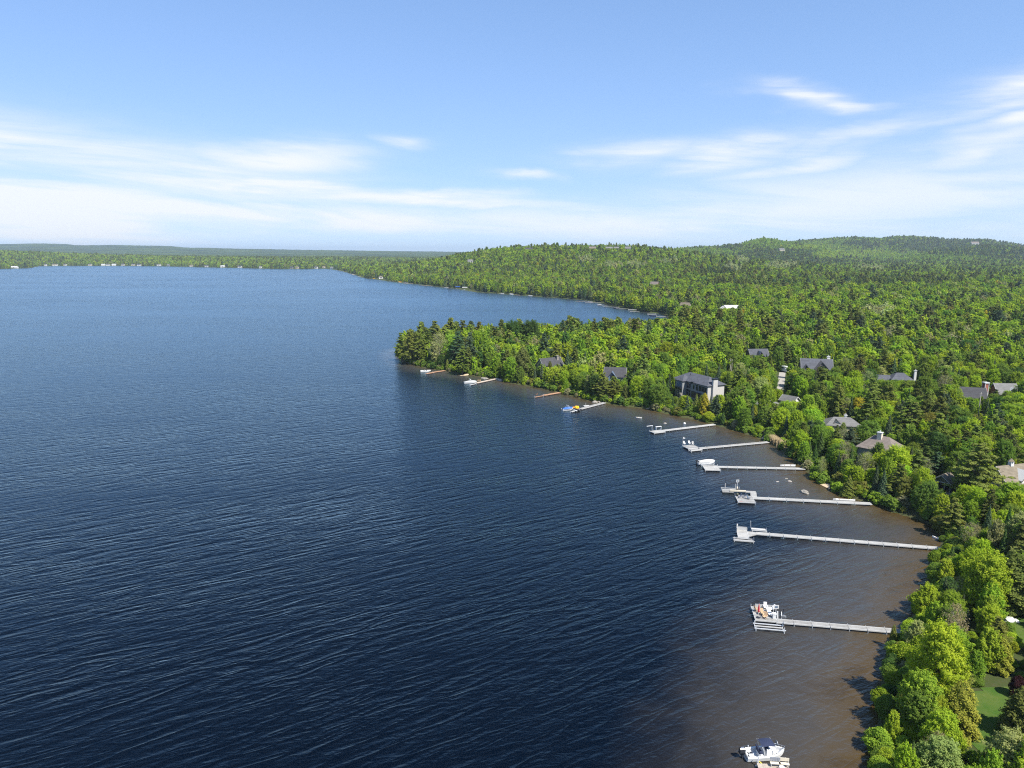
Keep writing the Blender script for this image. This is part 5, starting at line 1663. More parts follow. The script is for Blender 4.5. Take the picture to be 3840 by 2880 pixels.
MB().lathe([(.2, 0), (.27, .35), (.24, .36)], 10).build('pot', MATS['dark_plastic'], pt)
MB().lathe([(.18, .34), (.32, .5), (.25, .72), (.05, .85)], 9).build('foliage', MATS['siding_olive'], pt)
q = P(2740, 1838, .4)
l5 = boat_lift('white twin post boat lift beyond the raft dock arm', q, d5.ang + math.pi, 5.0, 1.8, .9, 'white_paint', bunks=.4)
for sx in (-1.4, 1.4):
    MB().tube((sx, .9, .4), (sx, .9, 2.0), .09).build('guide_post', MATS['white_paint'], l5)
    MB().tube((sx, .9, 2.0), (sx, .9, 3.9), .04).build('antenna', MATS['dark_plastic'], l5)
sign_post('white framed square sign standing beyond the raft dock', on5(2764, 1838, 0.0), .1, .85, .72, 2.4)
bb = sign_post('red framed square board low on the near face of the raft', on5(2778, 1888, 0.0), d5.ang + math.pi, .8, .7, -.02, 'dark_plastic', 'red_paint')
bx = empty('outboard_stand', on5(2764, 1840), .2, 'spare outboard motor with pale cowl on a black stand by the raft dock', 'motor')
MB().box((0, 0, .25), (.6, .5, .6)).build('stand', MATS['dark_plastic'], bx)
MB().lathe([(.2, .5), (.24, .8), (.16, 1.15)], 8).build('cowl', MATS['cream_wall'], bx)
q = P(3165, 1876, .1); canoe('slim white canoe moored along the raft dock walkway', q, math.atan2(*(P(3199, 1877) - P(3131, 1874))[1::-1]), 5.6, .8)

# dock with the grey covered boat
d4 = Dock('straight pale dock with a grey covered boat at its outer end', (3018, 1757), (2692, 1750), 1.35, 'deck_white')
bx4 = d4.plat((2645, 1762), (2690, 1746.5), 'deck_white', n=2)
q = P(2648, 1740, .3); boat('speedboat under a pale grey cover, raised on a lift', q, D2R(8), 5.6, 2.1, None, 'gelcoat', 'grey_canvas', z=.45, seats=False, windshield=False)
boat_lift('blue tinted lift holding the grey covered speedboat', q, D2R(8), 4.4, 2.5, 1.2, bunks=.35)
q = P(2954, 1747, .1); canoe('broad white rowboat tied beside the straight pale dock', q, D2R(2), 4.8, 1.05, name='rowboat')

# dock with white chairs and a lamp pole
d3 = Dock('grey dock with three white chairs and a tall corner pole', (2881, 1657), (2620, 1681), 1.3, 'deck_grey')
bx3 = d3.plat((2592, 1688), (2600, 1668), 'deck_grey', n=3)
x0, y0, x1, y1 = bx3
MB().box(((d3.L + x0) / 2, (y0 + y1) / 2, d3.z - .1), (abs(d3.L - x0) + .2, (y1 - y0) * .9, .17)).build('deck_panel', MATS['deck_grey'], d3.root)
q3 = d3.loc(2563, 1668)
MB().box(((q3[0] + x1) / 2 + .02, (y0 + y1) / 2 - .3, d3.z - .1), (abs(q3[0] - x1), (y1 - y0) * .75, .17)).build('deck_panel', MATS['deck_grey'], d3.root)
def on3(px, py, z=.57):
    q = P(px, py, z); return (q[0], q[1], z)
lp = empty('flag_pole', on3(2560, 1672), 0, 'tall pole with a small pale pennant on the grey dock corner', 'pole')
MB().tube((0, 0, 0), (0, 0, 3.1), .05, .04, 8).build('mast', MATS['birch_bark'], lp)
MB().quadset([(0, 0, 3.05), (.75, -.05, 2.85), (.7, .05, 2.45), (0, 0, 2.55)], [(0, 1, 2, 3)]).box((0.3, .03, 2.75), (.5, .02, .35)).build('pennant', MATS['white_plastic'], lp)
adirondack('leftmost white chair on the grey dock with the pole', on3(2567, 1667), d3.ang + D2R(100), 'white_plastic', 'white chairs on the pole dock')
adirondack('middle white chair on the grey dock with the pole', on3(2586, 1665.5), d3.ang + D2R(100), 'white_plastic', 'white chairs on the pole dock')
adirondack('pale translucent chair at the right on the grey dock with the pole', on3(2598, 1668), d3.ang + D2R(70), 'grey_canvas', 'white chairs on the pole dock')
q = P(2606, 1689, .4); boat_lift('white railed boat lift in front of the grey pole dock', q, d3.ang + math.pi, 4.0, 1.9, .9, 'white_paint', bunks=.45)

# white dock with diving frame
d2 = Dock('bright white dock with a diving frame at its tip', (2680, 1591), (2480, 1615), 1.4, 'deck_white')
d2.plat((2454, 1624), (2476, 1612), 'deck_white', n=2)
def on2(px, py, z=.57):
    q = P(px, py, z); return (q[0], q[1], z)
df = empty('diving_frame', on2(2446, 1617), d2.ang, 'slender white diving frame at the tip of the bright white dock', 'diving frame')
for sy in (-.35, .35):
    MB().path([(-.2, sy, -.5), (0, sy, 1.2), (.25, sy, 2.1)], .035).build('upright', MATS['aluminium'], df)
MB().box((1.2, 0, 2.1), (2.6, .45, .06)).build('board', MATS['white_plastic'], df)
for k in range(4):
    MB().tube((-.12 + .07 * k, -.35, .2 + .4 * k), (-.12 + .07 * k, .35, .2 + .4 * k), .025).build('rung', MATS['aluminium'], df)
rb = empty('raised_bench', on2(2469, 1609), d2.ang, 'raised white bench frame behind the bright white dock', 'bench')
MB().box((0, 0, .95), (2.4, .7, .08)).build('seat', MATS['white_plastic'], rb)
for sx in (-1.1, 1.1):
    MB().box((sx, 0, .2), (.08, .6, 1.5)).build('leg', MATS['aluminium'], rb)
bu = empty('mooring_buoy', P(2567, 1589, 0), 0, 'round white buoy floating above the bright white dock', 'buoy')
MB().lathe([(.05, -.3), (.42, -.1), (.5, .12), (.38, .4), (.08, .52)], 12).build('float', MATS['white_plastic'], bu)
MB().tube((0, 0, .5), (0, 0, .68), .05).build('ring', MATS['steel'], bu)
q = P(2395, 1568, 0)
canoe('small grey dinghy drifting off the wooded shore', q, D2R(-8), 2.6, 1.1, 'grey_canvas', name='dinghy')

# dock with the blue boat and yellow inflatables
d1 = Dock('grey dock loaded with yellow inflatables beside a blue covered boat', (2268, 1509), (2176, 1533), 1.5, 'deck_grey')
bx1 = d1.plat((2145, 1544), (2170, 1535), 'deck_grey', n=2)
q = P(2129, 1537, .1); boat('white motor boat with blue cover and grey folded canopy', q, D2R(22) , 5.2, 2.2, None, 'gelcoat', 'blue_canvas', tower=True, seats=False, windshield=False, outboard=False, stripe='dark_plastic')
def on1(px, py, z=.6):
    q = P(px, py, z); return (q[0], q[1], z)
tu = empty('inflatable_toy', on1(2163, 1531), .3, 'big yellow towable inflatable with raised lobes on the dock', 'inflatable')
for k in range(5):
    a = k * 6.283 / 5
    MB().lathe([(.1, 0), (.34, .12), (.4, .4), (.3, .72), (.1, .88)], 9, (.55 * math.cos(a), .55 * math.sin(a), .1)).build('lobe', MATS['yellow_rubber'], tu)
MB().lathe([(.3, 0), (1.0, .05), (1.05, .25), (.8, .36)], 14).build('ring', MATS['yellow_rubber'], tu)
fl = empty('float_mat', on1(2149, 1531), .5, 'orange and yellow rolled float lying across the blue covered boat stern', 'inflatable')
MB().tube((-1.0, 0, .28), (.9, 0, .28), .26, .26, 10).build('roll', MATS['orange_rubber'], fl)
MB().tube((-.9, .5, .25), (1.0, .5, .25), .22, .22, 10).build('roll', MATS['yellow_rubber'], fl)
tt = empty('towing_tube', on1(2170, 1538), .2, 'round dark towing tube lying on the inflatable dock', 'tube')
MB().lathe([(.4, .05), (.95, .02), (1.05, .25), (.9, .42), (.45, .38)], 14).build('tube_body', MATS['dark_plastic'], tt)
pb = empty('paddle_board', on1(2158, 1540), D2R(-62), 'white paddle board lying over the dock edge by yellow inflatables', 'board')
MB().prism([(-1.5, 0), (-1.2, .26), (0, .36), (1.1, .28), (1.5, 0), (1.1, -.28), (0, -.36), (-1.2, -.26)], .05, .16).build('board', MATS['white_plastic'], pb)
MB().box((-.4, 0, .18), (.9, .4, .02)).build('deck_pad', MATS['grey_canvas'], pb)
sb = empty('swim_float', P(2199, 1523.5, 0), .2, 'pale swim float with an orange topped post behind the inflatable dock', 'float')
MB().box((0, 0, .18), (2.4, 1.3, .3)).build('deck', MATS['grey_canvas'], sb)
MB().tube((-.3, 0, .3), (-.3, 0, 1.5), .07).build('post', MATS['birch_bark'], sb)

# reddish docks along the wooded point
dA = Dock('reddish plank dock without any boat, left of the inflatable dock', (2108, 1470), (2038, 1482), 1.5, 'deck_brown', 'deck_brown', posts=False)
dA.plat((2006, 1489), (2036, 1483), 'deck_brown', 'deck_brown', n=2)
q = P(2012, 1483, .57); adirondack('reddish wooden chair alone on the boatless dock', (q[0], q[1], .57), 2.5, 'deck_brown')
dB = Dock('tan dock with two wooden chairs and a white tower boat', (1866, 1419), (1786, 1436), 1.5, 'deck_tan', 'deck_tan', posts=False)
dB.plat((1764, 1443), (1784, 1438), 'deck_white', n=2)
q = P(1764, 1436, .1); boat('white motor boat with red topped tower by the tan dock', q, D2R(14), 6.4, 2.4, None, 'gelcoat', 'grey_canvas', tower=True, seats=False, windshield=False, outboard=False)
for k, (px, lab) in enumerate(((1793, 'left tan deck chair on the tan dock'), (1800, 'right tan deck chair on the tan dock'))):
    q = P(px, 1431, .57); adirondack(lab, (q[0], q[1], .57), D2R(100), 'tan_wood', 'deck chairs on the tan dock')
dC = Dock('short orange brown dock nearest the tip of the point', (1668, 1389), (1622, 1396), 1.4, 'deck_brown', 'deck_brown', posts=False)
dC.plat((1601, 1401), (1621, 1396), 'deck_brown', 'deck_brown', n=1)
q = P(1596, 1394, .1); boat('low white motor boat at the orange brown dock near the point', q, D2R(12), 5.6, 2.0, None, 'gelcoat', windshield=True)

# docks of the bay behind the point
BAY = [((2207, 1131), (2158, 1129.6), 'outermost thin white dock in the bay behind the point'), ((2256, 1135), (2194, 1135), 'long white dock in the bay with a red and white boat'),
       ((2283, 1144), (2240, 1144), 'white bay dock with a small white boat at its tip'), ((2322, 1151.6), (2260, 1150), 'grey white bay dock with a dark middle joint'),
       ((2352, 1158), (2322, 1158), 'short bay dock behind a dark bowed boat'), ((2398, 1169), (2362, 1168), 'pale bay dock below a white boat lift'), ((2496, 1187), (2460, 1186.5), 'innermost bay dock just above the near treetops')]
for A, B, lab in BAY:
    Dock(lab, A, B, 2.0, 'deck_white', posts=False, group='docks in the bay', sec=6, kerb=False)
    SIGHT.append((min(A[0], B[0]) - 3, min(A[1], B[1]) - 10, max(A[0], B[0]) + 2, max(A[1], B[1]) + 4, P(*A)[1]))
for (px, py, L_, lab, kw) in [(2144, 1118, 9, 'white cabin cruiser moored off the bay shore', dict(cover='grey_canvas')), (2213, 1134, 6, 'red and white boat alongside the long bay dock', dict(stripe='red_paint')),
                              (2246, 1143, 6, 'small white boat at the tip of a white bay dock', {}), (2311, 1157.5, 8, 'dark bowed runabout with white stern in the bay', dict(hull_m='siding_navy')), (2448, 1186, 8, 'navy covered boat at the innermost bay dock', dict(hull_m='siding_navy', cover='navy_canvas'))]:
    q = P(px, py); boat(lab, q, D2R(170), L_, L_ * .36, 'boats in the bay', outboard=False, seats=False, **kw)
for (px, py, lab) in [(2371, 1164, 'white boat lift above a pale bay dock'), (2444, 1181, 'white boat lift with flat roof at the bay head')]:
    q = P(px, py); boat_lift(lab, q, 0, 9, 3.4, 1.6, 'white_paint', bunks=.7, group='boat lifts in the bay')
    SIGHT.append((px - 12, py - 12, px + 12, py + 6, q[1]))
# boats and lifts on the distant left shore of the hill
FARB = [(1717, 1082, 'lift', 'blue_canvas', 'boat lift with bright blue canopy on the far hill shore'), (1743, 1084, 'lift', 'white_plastic', 'boat lift with white canopy right of the blue one'),
        (1746, 1087, 'boat', None, 'white boat under the edge of the white canopy lift'), (1769, 1089.5, 'boat', None, 'tiny white raft boat at the right of the canopy lifts'), (1673, 1080, 'boat', None, 'white boat left of the blue canopy lift'),
        (1521, 1062, 'boat', None, 'pale boat in front of a low dark boathouse'), (1500, 1059, 'boat', 'yellow_rubber', 'yellow covered boat by a small shore shed'), (1430, 1047.5, 'boat', None, 'white boat before the small brown boathouse'),
        (1406, 1045.5, 'boat', 'yellow_rubber', 'tiny yellow topped boat left of the brown boathouse'), (1349, 1037, 'lift', None, 'pale boat lift on the distant left shore'), (1325, 1029.5, 'boat', None, 'long white boat on the distant left shore'),
        (1288, 1018, 'boat', None, 'small white boat nearest the lake outlet'), (1273, 1015, 'boat', None, 'second small white boat from the lake outlet'), (1250, 1010, 'boat', None, 'white boat in the mouth of the lake outlet'),
        (1882, 1102.5, 'boat', None, 'white boat on the shore midway along the hill'), (1918, 1104.5, 'boat', 'grey_canvas', 'grey covered boat midway along the hill shore'), (1988, 1110, 'boat', None, 'low white raft boat on the hill shore')]
for (px, py, kind, mt, lab) in FARB:
    q = P(px, py)
    s = np.linalg.norm(q[:2]) / 1000
    if kind == 'lift':
        boat_lift(lab, q, .1, 8, 4, 1.8, 'white_paint', canopy=mt, group='boat lifts on the far shore')
    else:
        boat(lab, q, D2R(175), 6.5 * max(s, 1), 2.4 * max(s, 1), 'boats on the far shore', cover=mt, outboard=False, seats=False)
    SIGHT.append((px - 14, py - 12, px + 14, py + 5, q[1]))
for A, B, lab in [((1948, 1106.5), (1930, 1105.5), 'short pale dock on the hill shore near the grey covered boat'), ((1620, 1072.5), (1573, 1069), 'long low stone dock on the distant hill shore'), ((1548, 1064), (1512, 1062.5), 'low white dock before the dark boathouse'), ((1330, 1031), (1313, 1027), 'pinkish dock on the distant left shore')]:
    Dock(lab, A, B, 2.4, 'deck_tan', posts=False, group='docks on the far shore', sec=8, kerb=False)
p = place(1428, 1045)
fb = empty('boathouse', p, .3, 'small white boathouse with brown hip roof on the distant shore', 'boathouse')
MB().box((0, 0, 1.5), (9, 7, 4)).build('wall', MATS['white_wall'], fb)
hip_roof(9, 7, 3.5, 3, 1.5).build('roof', MATS['shingle_brown'], fb)
window(fb, (0, -3.52, 1.8), NY, 4, 1.6)
clear(p, 8); SIGHT.append((1414, 1030, 1442, 1050, p[1]))

# rocks, kayak, reeds
def rock(label, pos, r, sq=.62, mat='stone_rock', group='boulders in the shallows', seed=1, sink=.25):
    rr = np.random.default_rng(seed)
    m_ = MB(); n = 12; k = 7
    vs = []
    off = rr.normal(size=(k + 1, n)) * .10
    for i in range(k + 1):
        th = math.pi * i / k
        for j in range(n):
            ph = 2 * math.pi * j / n
            q = r * (1 + off[i, j] * math.sin(th) + .12 * math.sin(2 * ph + seed) * math.sin(th))
            vs.append((q * math.sin(th) * math.cos(ph) * 1.15, q * math.sin(th) * math.sin(ph) * .9, q * math.cos(th) * sq))
    m_.quadset(vs, [(i * n + j, i * n + (j + 1) % n, (i + 1) * n + (j + 1) % n, (i + 1) * n + j) for i in range(k) for j in range(n)])
    o = m_.build('boulder', MATS[mat])
    o.location = (pos[0], pos[1], pos[2] - r * sq * sink + r * sq * .4)
    o.rotation_euler = (0, 0, seed)
    return tag(o, label, 'rock', group)
rock('large rounded boulder alone in the shallows behind the raft dock', P(3017, 1848), 1.1, .62, 'pale_stone', seed=2)
rock('small brown boulder behind and left of the large one', P(2961, 1806), .5, .6, seed=3)
rock('faint low pinkish rock awash farthest from the raft dock', P(2949, 1794), .45, .35, 'pale_stone', seed=4, sink=.8)
rock('dark wet stone awash left of the small brown boulder', P(2916, 1806), .5, .35, seed=5, sink=.8)
rock('dark stone awash beyond the white buoy', P(2494, 1587), .6, .4, seed=6, sink=.6)
rock('broad pale rock at the foot of the inflatable dock', P(2231, 1509), 1.3, .55, 'pale_stone', seed=7)
rock('smaller pale rock touching the inflatable dock', P(2247, 1508), .9, .55, 'pale_stone', seed=8)
rock('long flat pale rock under the trees by the tan dock', P(1820, 1421), 1.6, .4, 'pale_stone', seed=9)
rock('pale flat rock left of the long one by the tan dock', P(1812, 1418.5), 1.1, .4, 'pale_stone', seed=10)
rock('grey boulder at the shore end of the tan dock', P(1865, 1424), 1.2, .7, seed=11)
rock('second grey boulder right of the tan dock end', P(1877, 1427), 1.1, .7, seed=12)
q = P(3523, 2022, .1); canoe('white kayak drawn up under the trees by the tapered dock', q, D2R(-55), 3.2, .7, name='kayak')
p = place(3785, 2326); rock('bright pale stone at the edge of the upper lawn', p, .9, .5, 'white_wall', 'pale stones by the lawn', 13); clear(p, 2.5)
p = place(3812, 2330); rock('smaller bright stone right of the pale one on the lawn edge', p, .55, .5, 'white_wall', 'pale stones by the lawn', 14)
# dry reeds at the foot of the grey pole dock
REED = simple('dry_reed', (0.42, 0.33, 0.19), 0.9, 0.25, 4)
r_ = np.random.default_rng(5)
A_, B_ = P(2882, 1656), P(2922, 1680)
n = 900
t = r_.random(n)
base = A_[None, :2] * (1 - t[:, None]) + B_[None, :2] * t[:, None] + r_.normal(size=(n, 2)) * np.array((.5, .9)) + np.array((.9, .4))
hgt_ = 1.6 + 1.3 * r_.random(n)
lean = r_.normal(size=(n, 2)) * .22
w_ = .045
V = np.stack([np.concatenate([base + np.array((-w_, 0)), np.full((n, 1), -.2)], 1), np.concatenate([base + np.array((w_, 0)), np.full((n, 1), -.2)], 1),
              np.concatenate([base + lean + np.array((w_ * .7, .02)), hgt_[:, None]], 1), np.concatenate([base + lean + np.array((-w_ * .7, -.02)), hgt_[:, None]], 1)], 1).reshape(-1, 3)
tag(link('dry_reeds', np_mesh('dry_reeds', V, np.arange(4 * n).reshape(-1, 4), REED)), 'stand of dry tan reeds where the grey pole dock meets the shore', 'reeds', kind='stuff')
clear(place(2905, 1668), 3.0)
SIGHT.append((2880, 1640, 2922, 1680, A_[1]))
# strips of sandy beach
def beach(pts_px, wd, name='sandy_beach'):
    vs = []
    for (a, b_) in pts_px:
        q = P(a, b_)
        for s in (-wd * .35, wd):
            xx, yy = q[0] + s * .45, q[1] + s
            vs.append((xx, yy, max(hat(xx, yy), .03) + .06))
    m_ = MB().quadset(vs, [(2 * i, 2 * i + 1, 2 * i + 3, 2 * i + 2) for i in range(len(pts_px) - 1)])
    tag(m_.build(name, SAND), kind='structure')
SAND = simple('beach_sand', (0.46, 0.36, 0.24), 0.95, 0.2, 1.0)
beach([(1728, 1408), (1745, 1408), (1760, 1406)], 4)
beach([(2425, 1533), (2445, 1532), (2462, 1532)], 3)
beach([(2845, 1640), (2865, 1646), (2882, 1655)], 2.5)
beach([(3070, 1812), (3090, 1822), (3112, 1832)], 2.0)

# ------------------------------------------------------------------ the trees
# particular trees of the photograph: foot (px, py), py of the top, kind, tint, width factor
SPECIAL = [
    (3652, 1885, 1668, 'pine_tree', 'olive green', 1.25), (3355, 1818, 1672, 'broadleaf_tree', 'yellow green', 1.1), (3216, 1585, 1486, 'broadleaf_tree', 'amber', .95),
    (3520, 1604, 1508, 'broadleaf_tree', 'pale sage', 1.1), (3795, 2290, 2060, 'cedar_tree', 'dark olive', 2.2), (3690, 2310, 2072, 'broadleaf_tree', 'yellow green', .95),
    (3505, 2650, 2320, 'broadleaf_tree', 'yellow green', .80), (3588, 2760, 2548, 'cedar_tree', 'golden olive', 1.5), (3828, 2760, 2575, 'cedar_tree', 'dark olive', 2.3),
    (3812, 2610, 2540, 'shrub', 'purple brown', .8), (3785, 2960, 2735, 'broadleaf_tree', 'pale sage', 1.2), (3385, 2960, 2790, 'broadleaf_tree', 'yellow green', .8), (3505, 2900, 2745, 'bare_tree', 'tan', .9),
    (3440, 2740, 2520, 'broadleaf_tree', 'bright green', .9), (3345, 2428, 2342, 'cedar_tree', 'olive green', 1.0), (3565, 2120, 2040, 'spruce_tree', 'dark green', 1.3), (3745, 2520, 2390, 'cedar_tree', 'golden olive', 1.9),
    (3650, 2560, 2440, 'poplar_tree', 'bright green', .9), (3610, 2440, 2345, 'spruce_tree', 'olive green', 1.4), (3540, 2200, 2095, 'poplar_tree', 'yellow green', 1.1), (3590, 2290, 2160, 'bare_tree', 'grey green', .9),
    (1506, 1356, 1250, 'pine_tree', 'olive green', .9), (1540, 1366, 1242, 'pine_tree', 'olive green', .9), (1573, 1362, 1238, 'pine_tree', 'olive green', .85), (1606, 1352, 1234, 'pine_tree', 'dark olive', .8), (1560, 1340, 1246, 'pine_tree', 'olive green', .8),
    (1648, 1372, 1246, 'bare_tree', 'pale sage', .8), (1735, 1408, 1300, 'pine_tree', 'olive green', 1.0), (1720, 1375, 1246, 'pine_tree', 'blue green', .9), (1762, 1390, 1250, 'pine_tree', 'blue green', .8), (1690, 1365, 1248, 'broadleaf_tree', 'bright green', .9),
    (1790, 1370, 1236, 'poplar_tree', 'yellow green', 1.0), (1812, 1368, 1240, 'poplar_tree', 'bright green', 1.0), (1923, 1326, 1203, 'broadleaf_tree', 'dark green', 1.0), (1958, 1322, 1206, 'broadleaf_tree', 'dark green', 1.0), (1990, 1324, 1200, 'broadleaf_tree', 'dark green', 1.1),
    (1880, 1330, 1235, 'bare_tree', 'pale sage', .9), (2352, 1402, 1312, 'bare_tree', 'grey green', 1.1), (2430, 1392, 1318, 'bare_tree', 'grey green', 1.2), (2110, 1310, 1202, 'pine_tree', 'blue green', .8), (2138, 1308, 1206, 'pine_tree', 'dark green', .75),
    (2270, 1290, 1198, 'spruce_tree', 'blue green', 1.0), (2300, 1288, 1202, 'spruce_tree', 'blue green', .9), (2180, 1300, 1206, 'pine_tree', 'blue green', .7), (1960, 1420, 1300, 'cedar_tree', 'dark olive', 2.0), (1905, 1400, 1290, 'broadleaf_tree', 'bright green', .6),
    (2062, 1412, 1352, 'cedar_tree', 'dark olive', 1.3), (2310, 1440, 1402, 'spruce_tree', 'olive green', 1.2), (3158, 1640, 1585, 'poplar_tree', 'pale sage', .9), (2850, 1345, 1318, 'broadleaf_tree', 'bright green', 1.0),
    (2795, 1560, 1452, 'broadleaf_tree', 'mid green', .95), (2870, 1560, 1445, 'poplar_tree', 'bright green', 1.1), (3030, 1570, 1478, 'broadleaf_tree', 'yellow green', 1.0), (3290, 1750, 1660, 'poplar_tree', 'mid green', 1.2), (3180, 1860, 1780, 'spruce_tree', 'olive green', 2.2),
    (3420, 1760, 1660, 'broadleaf_tree', 'mid green', 1.0), (3470, 1920, 1800, 'broadleaf_tree', 'mid green', 1.1), (3390, 1880, 1790, 'broadleaf_tree', 'olive', 1.2), (3160, 1790, 1700, 'poplar_tree', 'grey green', .9), (3080, 1790, 1710, 'bare_tree', 'pale sage', .8), (3085, 1480, 1464, 'shrub', 'grey green', .8),
    (2700, 1560, 1478, 'poplar_tree', 'yellow green', 1.0), (2640, 1560, 1472, 'cedar_tree', 'amber', 1.5), (2610, 1545, 1475, 'spruce_tree', 'olive green', 1.7), (2575, 1545, 1482, 'spruce_tree', 'blue green', 1.6), (2650, 1482, 1450, 'spruce_tree', 'dark green', 1.0),
    (2405, 1500, 1402, 'broadleaf_tree', 'bright green', .8), (2450, 1520, 1442, 'broadleaf_tree', 'mid green', 1.0), (2260, 1500, 1400, 'pine_tree', 'olive green', .9), (3750, 1830, 1750, 'cedar_tree', 'dark green', .9), (3640, 2080, 1960, 'bare_tree', 'tan', 1.0), (3720, 2100, 1950, 'poplar_tree', 'grey green', .8),
]

T = {k: [] for k in ('x', 'y', 'z', 'h', 'w', 'kind', 'tint', 'form', 'rot')}
kind_names = list(KINDS)
tint_names = list(TINTS)


def add_tree(x, y, z, h, w, kind, tint, form, rot):
    for k, v in zip(('x', 'y', 'z', 'h', 'w', 'kind', 'tint', 'form', 'rot'), (x, y, z, h, w, kind, tint, form, rot)):
        T[k].append(v)


OCC = []
for i, (px, py, top, kind, tint, wf) in enumerate(SPECIAL):
    p = place(px, py)
    # height that brings the top to the wanted row
    hz_ = 4.0
    for _ in range(40):
        _, yy, _ = proj(p[0], p[1], p[2] + hz_)
        hz_ += (float(yy) - top) * 0.02 * p[1] / 200
    hz_ = min(max(hz_, 2.0), 30)
    add_tree(p[0], p[1], p[2], hz_, wf * (1.0 if kind != 'shrub' else 1.0), kind, tint, i % KINDS[kind], float(rng.random() * 6.28))
    OCC.append((p[0], p[1], 0.20 * WIDTH[(kind, i % KINDS[kind])] * hz_ / 12 * wf))
n_special = len(T['x'])


def grid_pts(y0, y1, step, jitter=0.42):
    out = []
    yv = np.arange(y0, y1, step)
    for y in yv:
        xs = np.arange(-0.95 * y - 30, 1.12 * y + 90, step)
        out.append(np.stack([xs + (rng.random(len(xs)) - .5) * 2 * jitter * step, y + (rng.random(len(xs)) - .5) * 2 * jitter * step], 1))
    return np.concatenate(out)


bands = [grid_pts(40, 190, 3.6), grid_pts(190, 330, 4.1), grid_pts(330, 700, 4.7), grid_pts(700, 1500, 5.7), grid_pts(1500, 2600, 6.8), grid_pts(2600, 4700, 8.8)]
band_id = np.concatenate([np.full(len(b_), i) for i, b_ in enumerate(bands)])
C = np.concatenate(bands)
x, y = C[:, 0], C[:, 1]
px0, py0, _ = proj(x, y, np.full_like(x, 10.0))
keep = (px0 > -700) & (px0 < 5300) & (py0 < 3400)
x, y, band_id = x[keep], y[keep], band_id[keep]
d = signed_dist(x, y)
keep = d > 0.6
x, y, d, band_id = x[keep], y[keep], d[keep], band_id[keep]
for cx, cy, r_ in CLEAR + OCC:
    if cy < 4700:
        k_ = (x - cx) ** 2 + (y - cy) ** 2 > r_ * r_
        x, y, d, band_id = x[k_], y[k_], d[k_], band_id[k_]
# lawns
lw = np.round(LAWN_PTS / 0.8).astype(int)
lawnset = set(map(tuple, lw))
near = y < 220
km = np.ones(len(x), bool)
for i in np.where(near)[0]:
    if any((int(round((x[i] + ox) / .8)), int(round((y[i] + oy) / .8))) in lawnset for ox in (-1.6, 0, 1.6) for oy in (-1.6, 0, 1.6)):
        km[i] = False
x, y, d, band_id = x[km], y[km], d[km], band_id[km]
z = height(x, y, d)
n = len(x)
# mixture of kinds varies from stand to stand
s1 = _n2(x, y, 45, 3) + 0.5 * _n2(x, y, 17, 7); s2 = _n2(x, y, 210, 11) + .4 * _n2(x, y, 70, 4)
far_f = np.clip((y - 500) / 1200, 0, 1)
u = x / y
slope = ((u > .02) & (y > 1000) & (y < 2700))
con = .18 + .13 * s1 + .13 * s2 + .30 * far_f
ridge_c = ((u > .58) & (y > 2500) & (y < 4300))
con = np.where(ridge_c, .75 + .3 * s2, con)
con = np.where(slope, con + .06, con)
pq, pr_, _ = proj(x, y, z + 8)
PATCH_C = [(3190, 922, 120, 16), (3440, 914, 130, 15), (3600, 935, 190, 22), (3760, 950, 120, 25), (2920, 955, 130, 22), (3020, 985, 150, 14), (2740, 925, 60, 10), (2700, 1020, 120, 15), (3330, 1060, 260, 16), (2820, 1070, 200, 14)]
for a0, b0, ra, rb in PATCH_C:
    con = np.where(((pq - a0) / ra) ** 2 + ((pr_ - b0) / rb) ** 2 + .35 * s1 < 1, .9, con)
tip = ((x < -20) & (y > 330) & (y < 560)) | ((x < -40) & (y > 300) & (y < 600))
con = np.where(tip, .5, con)
rk = rng.random(n)
kind = np.full(n, kind_names.index('broadleaf_tree'))
rr = rng.random(n)
kind = np.where(rr < np.where(y > 600, .50, .32), kind_names.index('poplar_tree'), kind)
kind = np.where((rr > .93) & (s1 > -.1), kind_names.index('bare_tree'), kind)
isc = rk < con
r2 = rng.random(n)
pine_p = np.where(y < 600, .38, .16)
ck = np.where(r2 < pine_p, kind_names.index('pine_tree'), np.where(r2 < .86, kind_names.index('spruce_tree'), kind_names.index('cedar_tree')))
kind = np.where(isc, ck, kind)
shoreband = (d < 5) & (y < 700) & (rng.random(n) < .55)
kind = np.where(shoreband, kind_names.index('shrub'), kind)
# heights
hbase = np.interp(y, [60, 150, 300, 420, 700, 3000], [8.2, 9.0, 11.0, 13.5, 14.0, 14.5])
h = hbase * (.62 + .55 * rng.random(n) ** 1.2) * (1 + .10 * s1)
h = np.where(kind == kind_names.index('pine_tree'), h * 1.22, h)
h = np.where((kind == kind_names.index('cedar_tree')), h * .82, h)
h = np.where((kind == kind_names.index('spruce_tree')), h * .98, h)
h = np.where(kind == kind_names.index('shrub'), np.interp(y, [60, 300, 700], [1.9, 2.8, 4.0]) * (.7 + .6 * rng.random(n)), h)
h = np.where((d < 14) & (kind != kind_names.index('shrub')), h * .86, h)
w = (.80 + .42 * rng.random(n)) * np.where(np.isin(kind, [kind_names.index('spruce_tree'), kind_names.index('cedar_tree')]), 1.1, 1.0)
# far trees stand for somewhat bigger crowns
w = w * np.interp(y, [0, 700, 1500, 2600, 4700], [1.0, 0.98, 0.92, 0.95, 1.1])
form = rng.integers(0, 100, n)
nform = np.array([KINDS[k] for k in kind_names])[kind]
form = form % nform
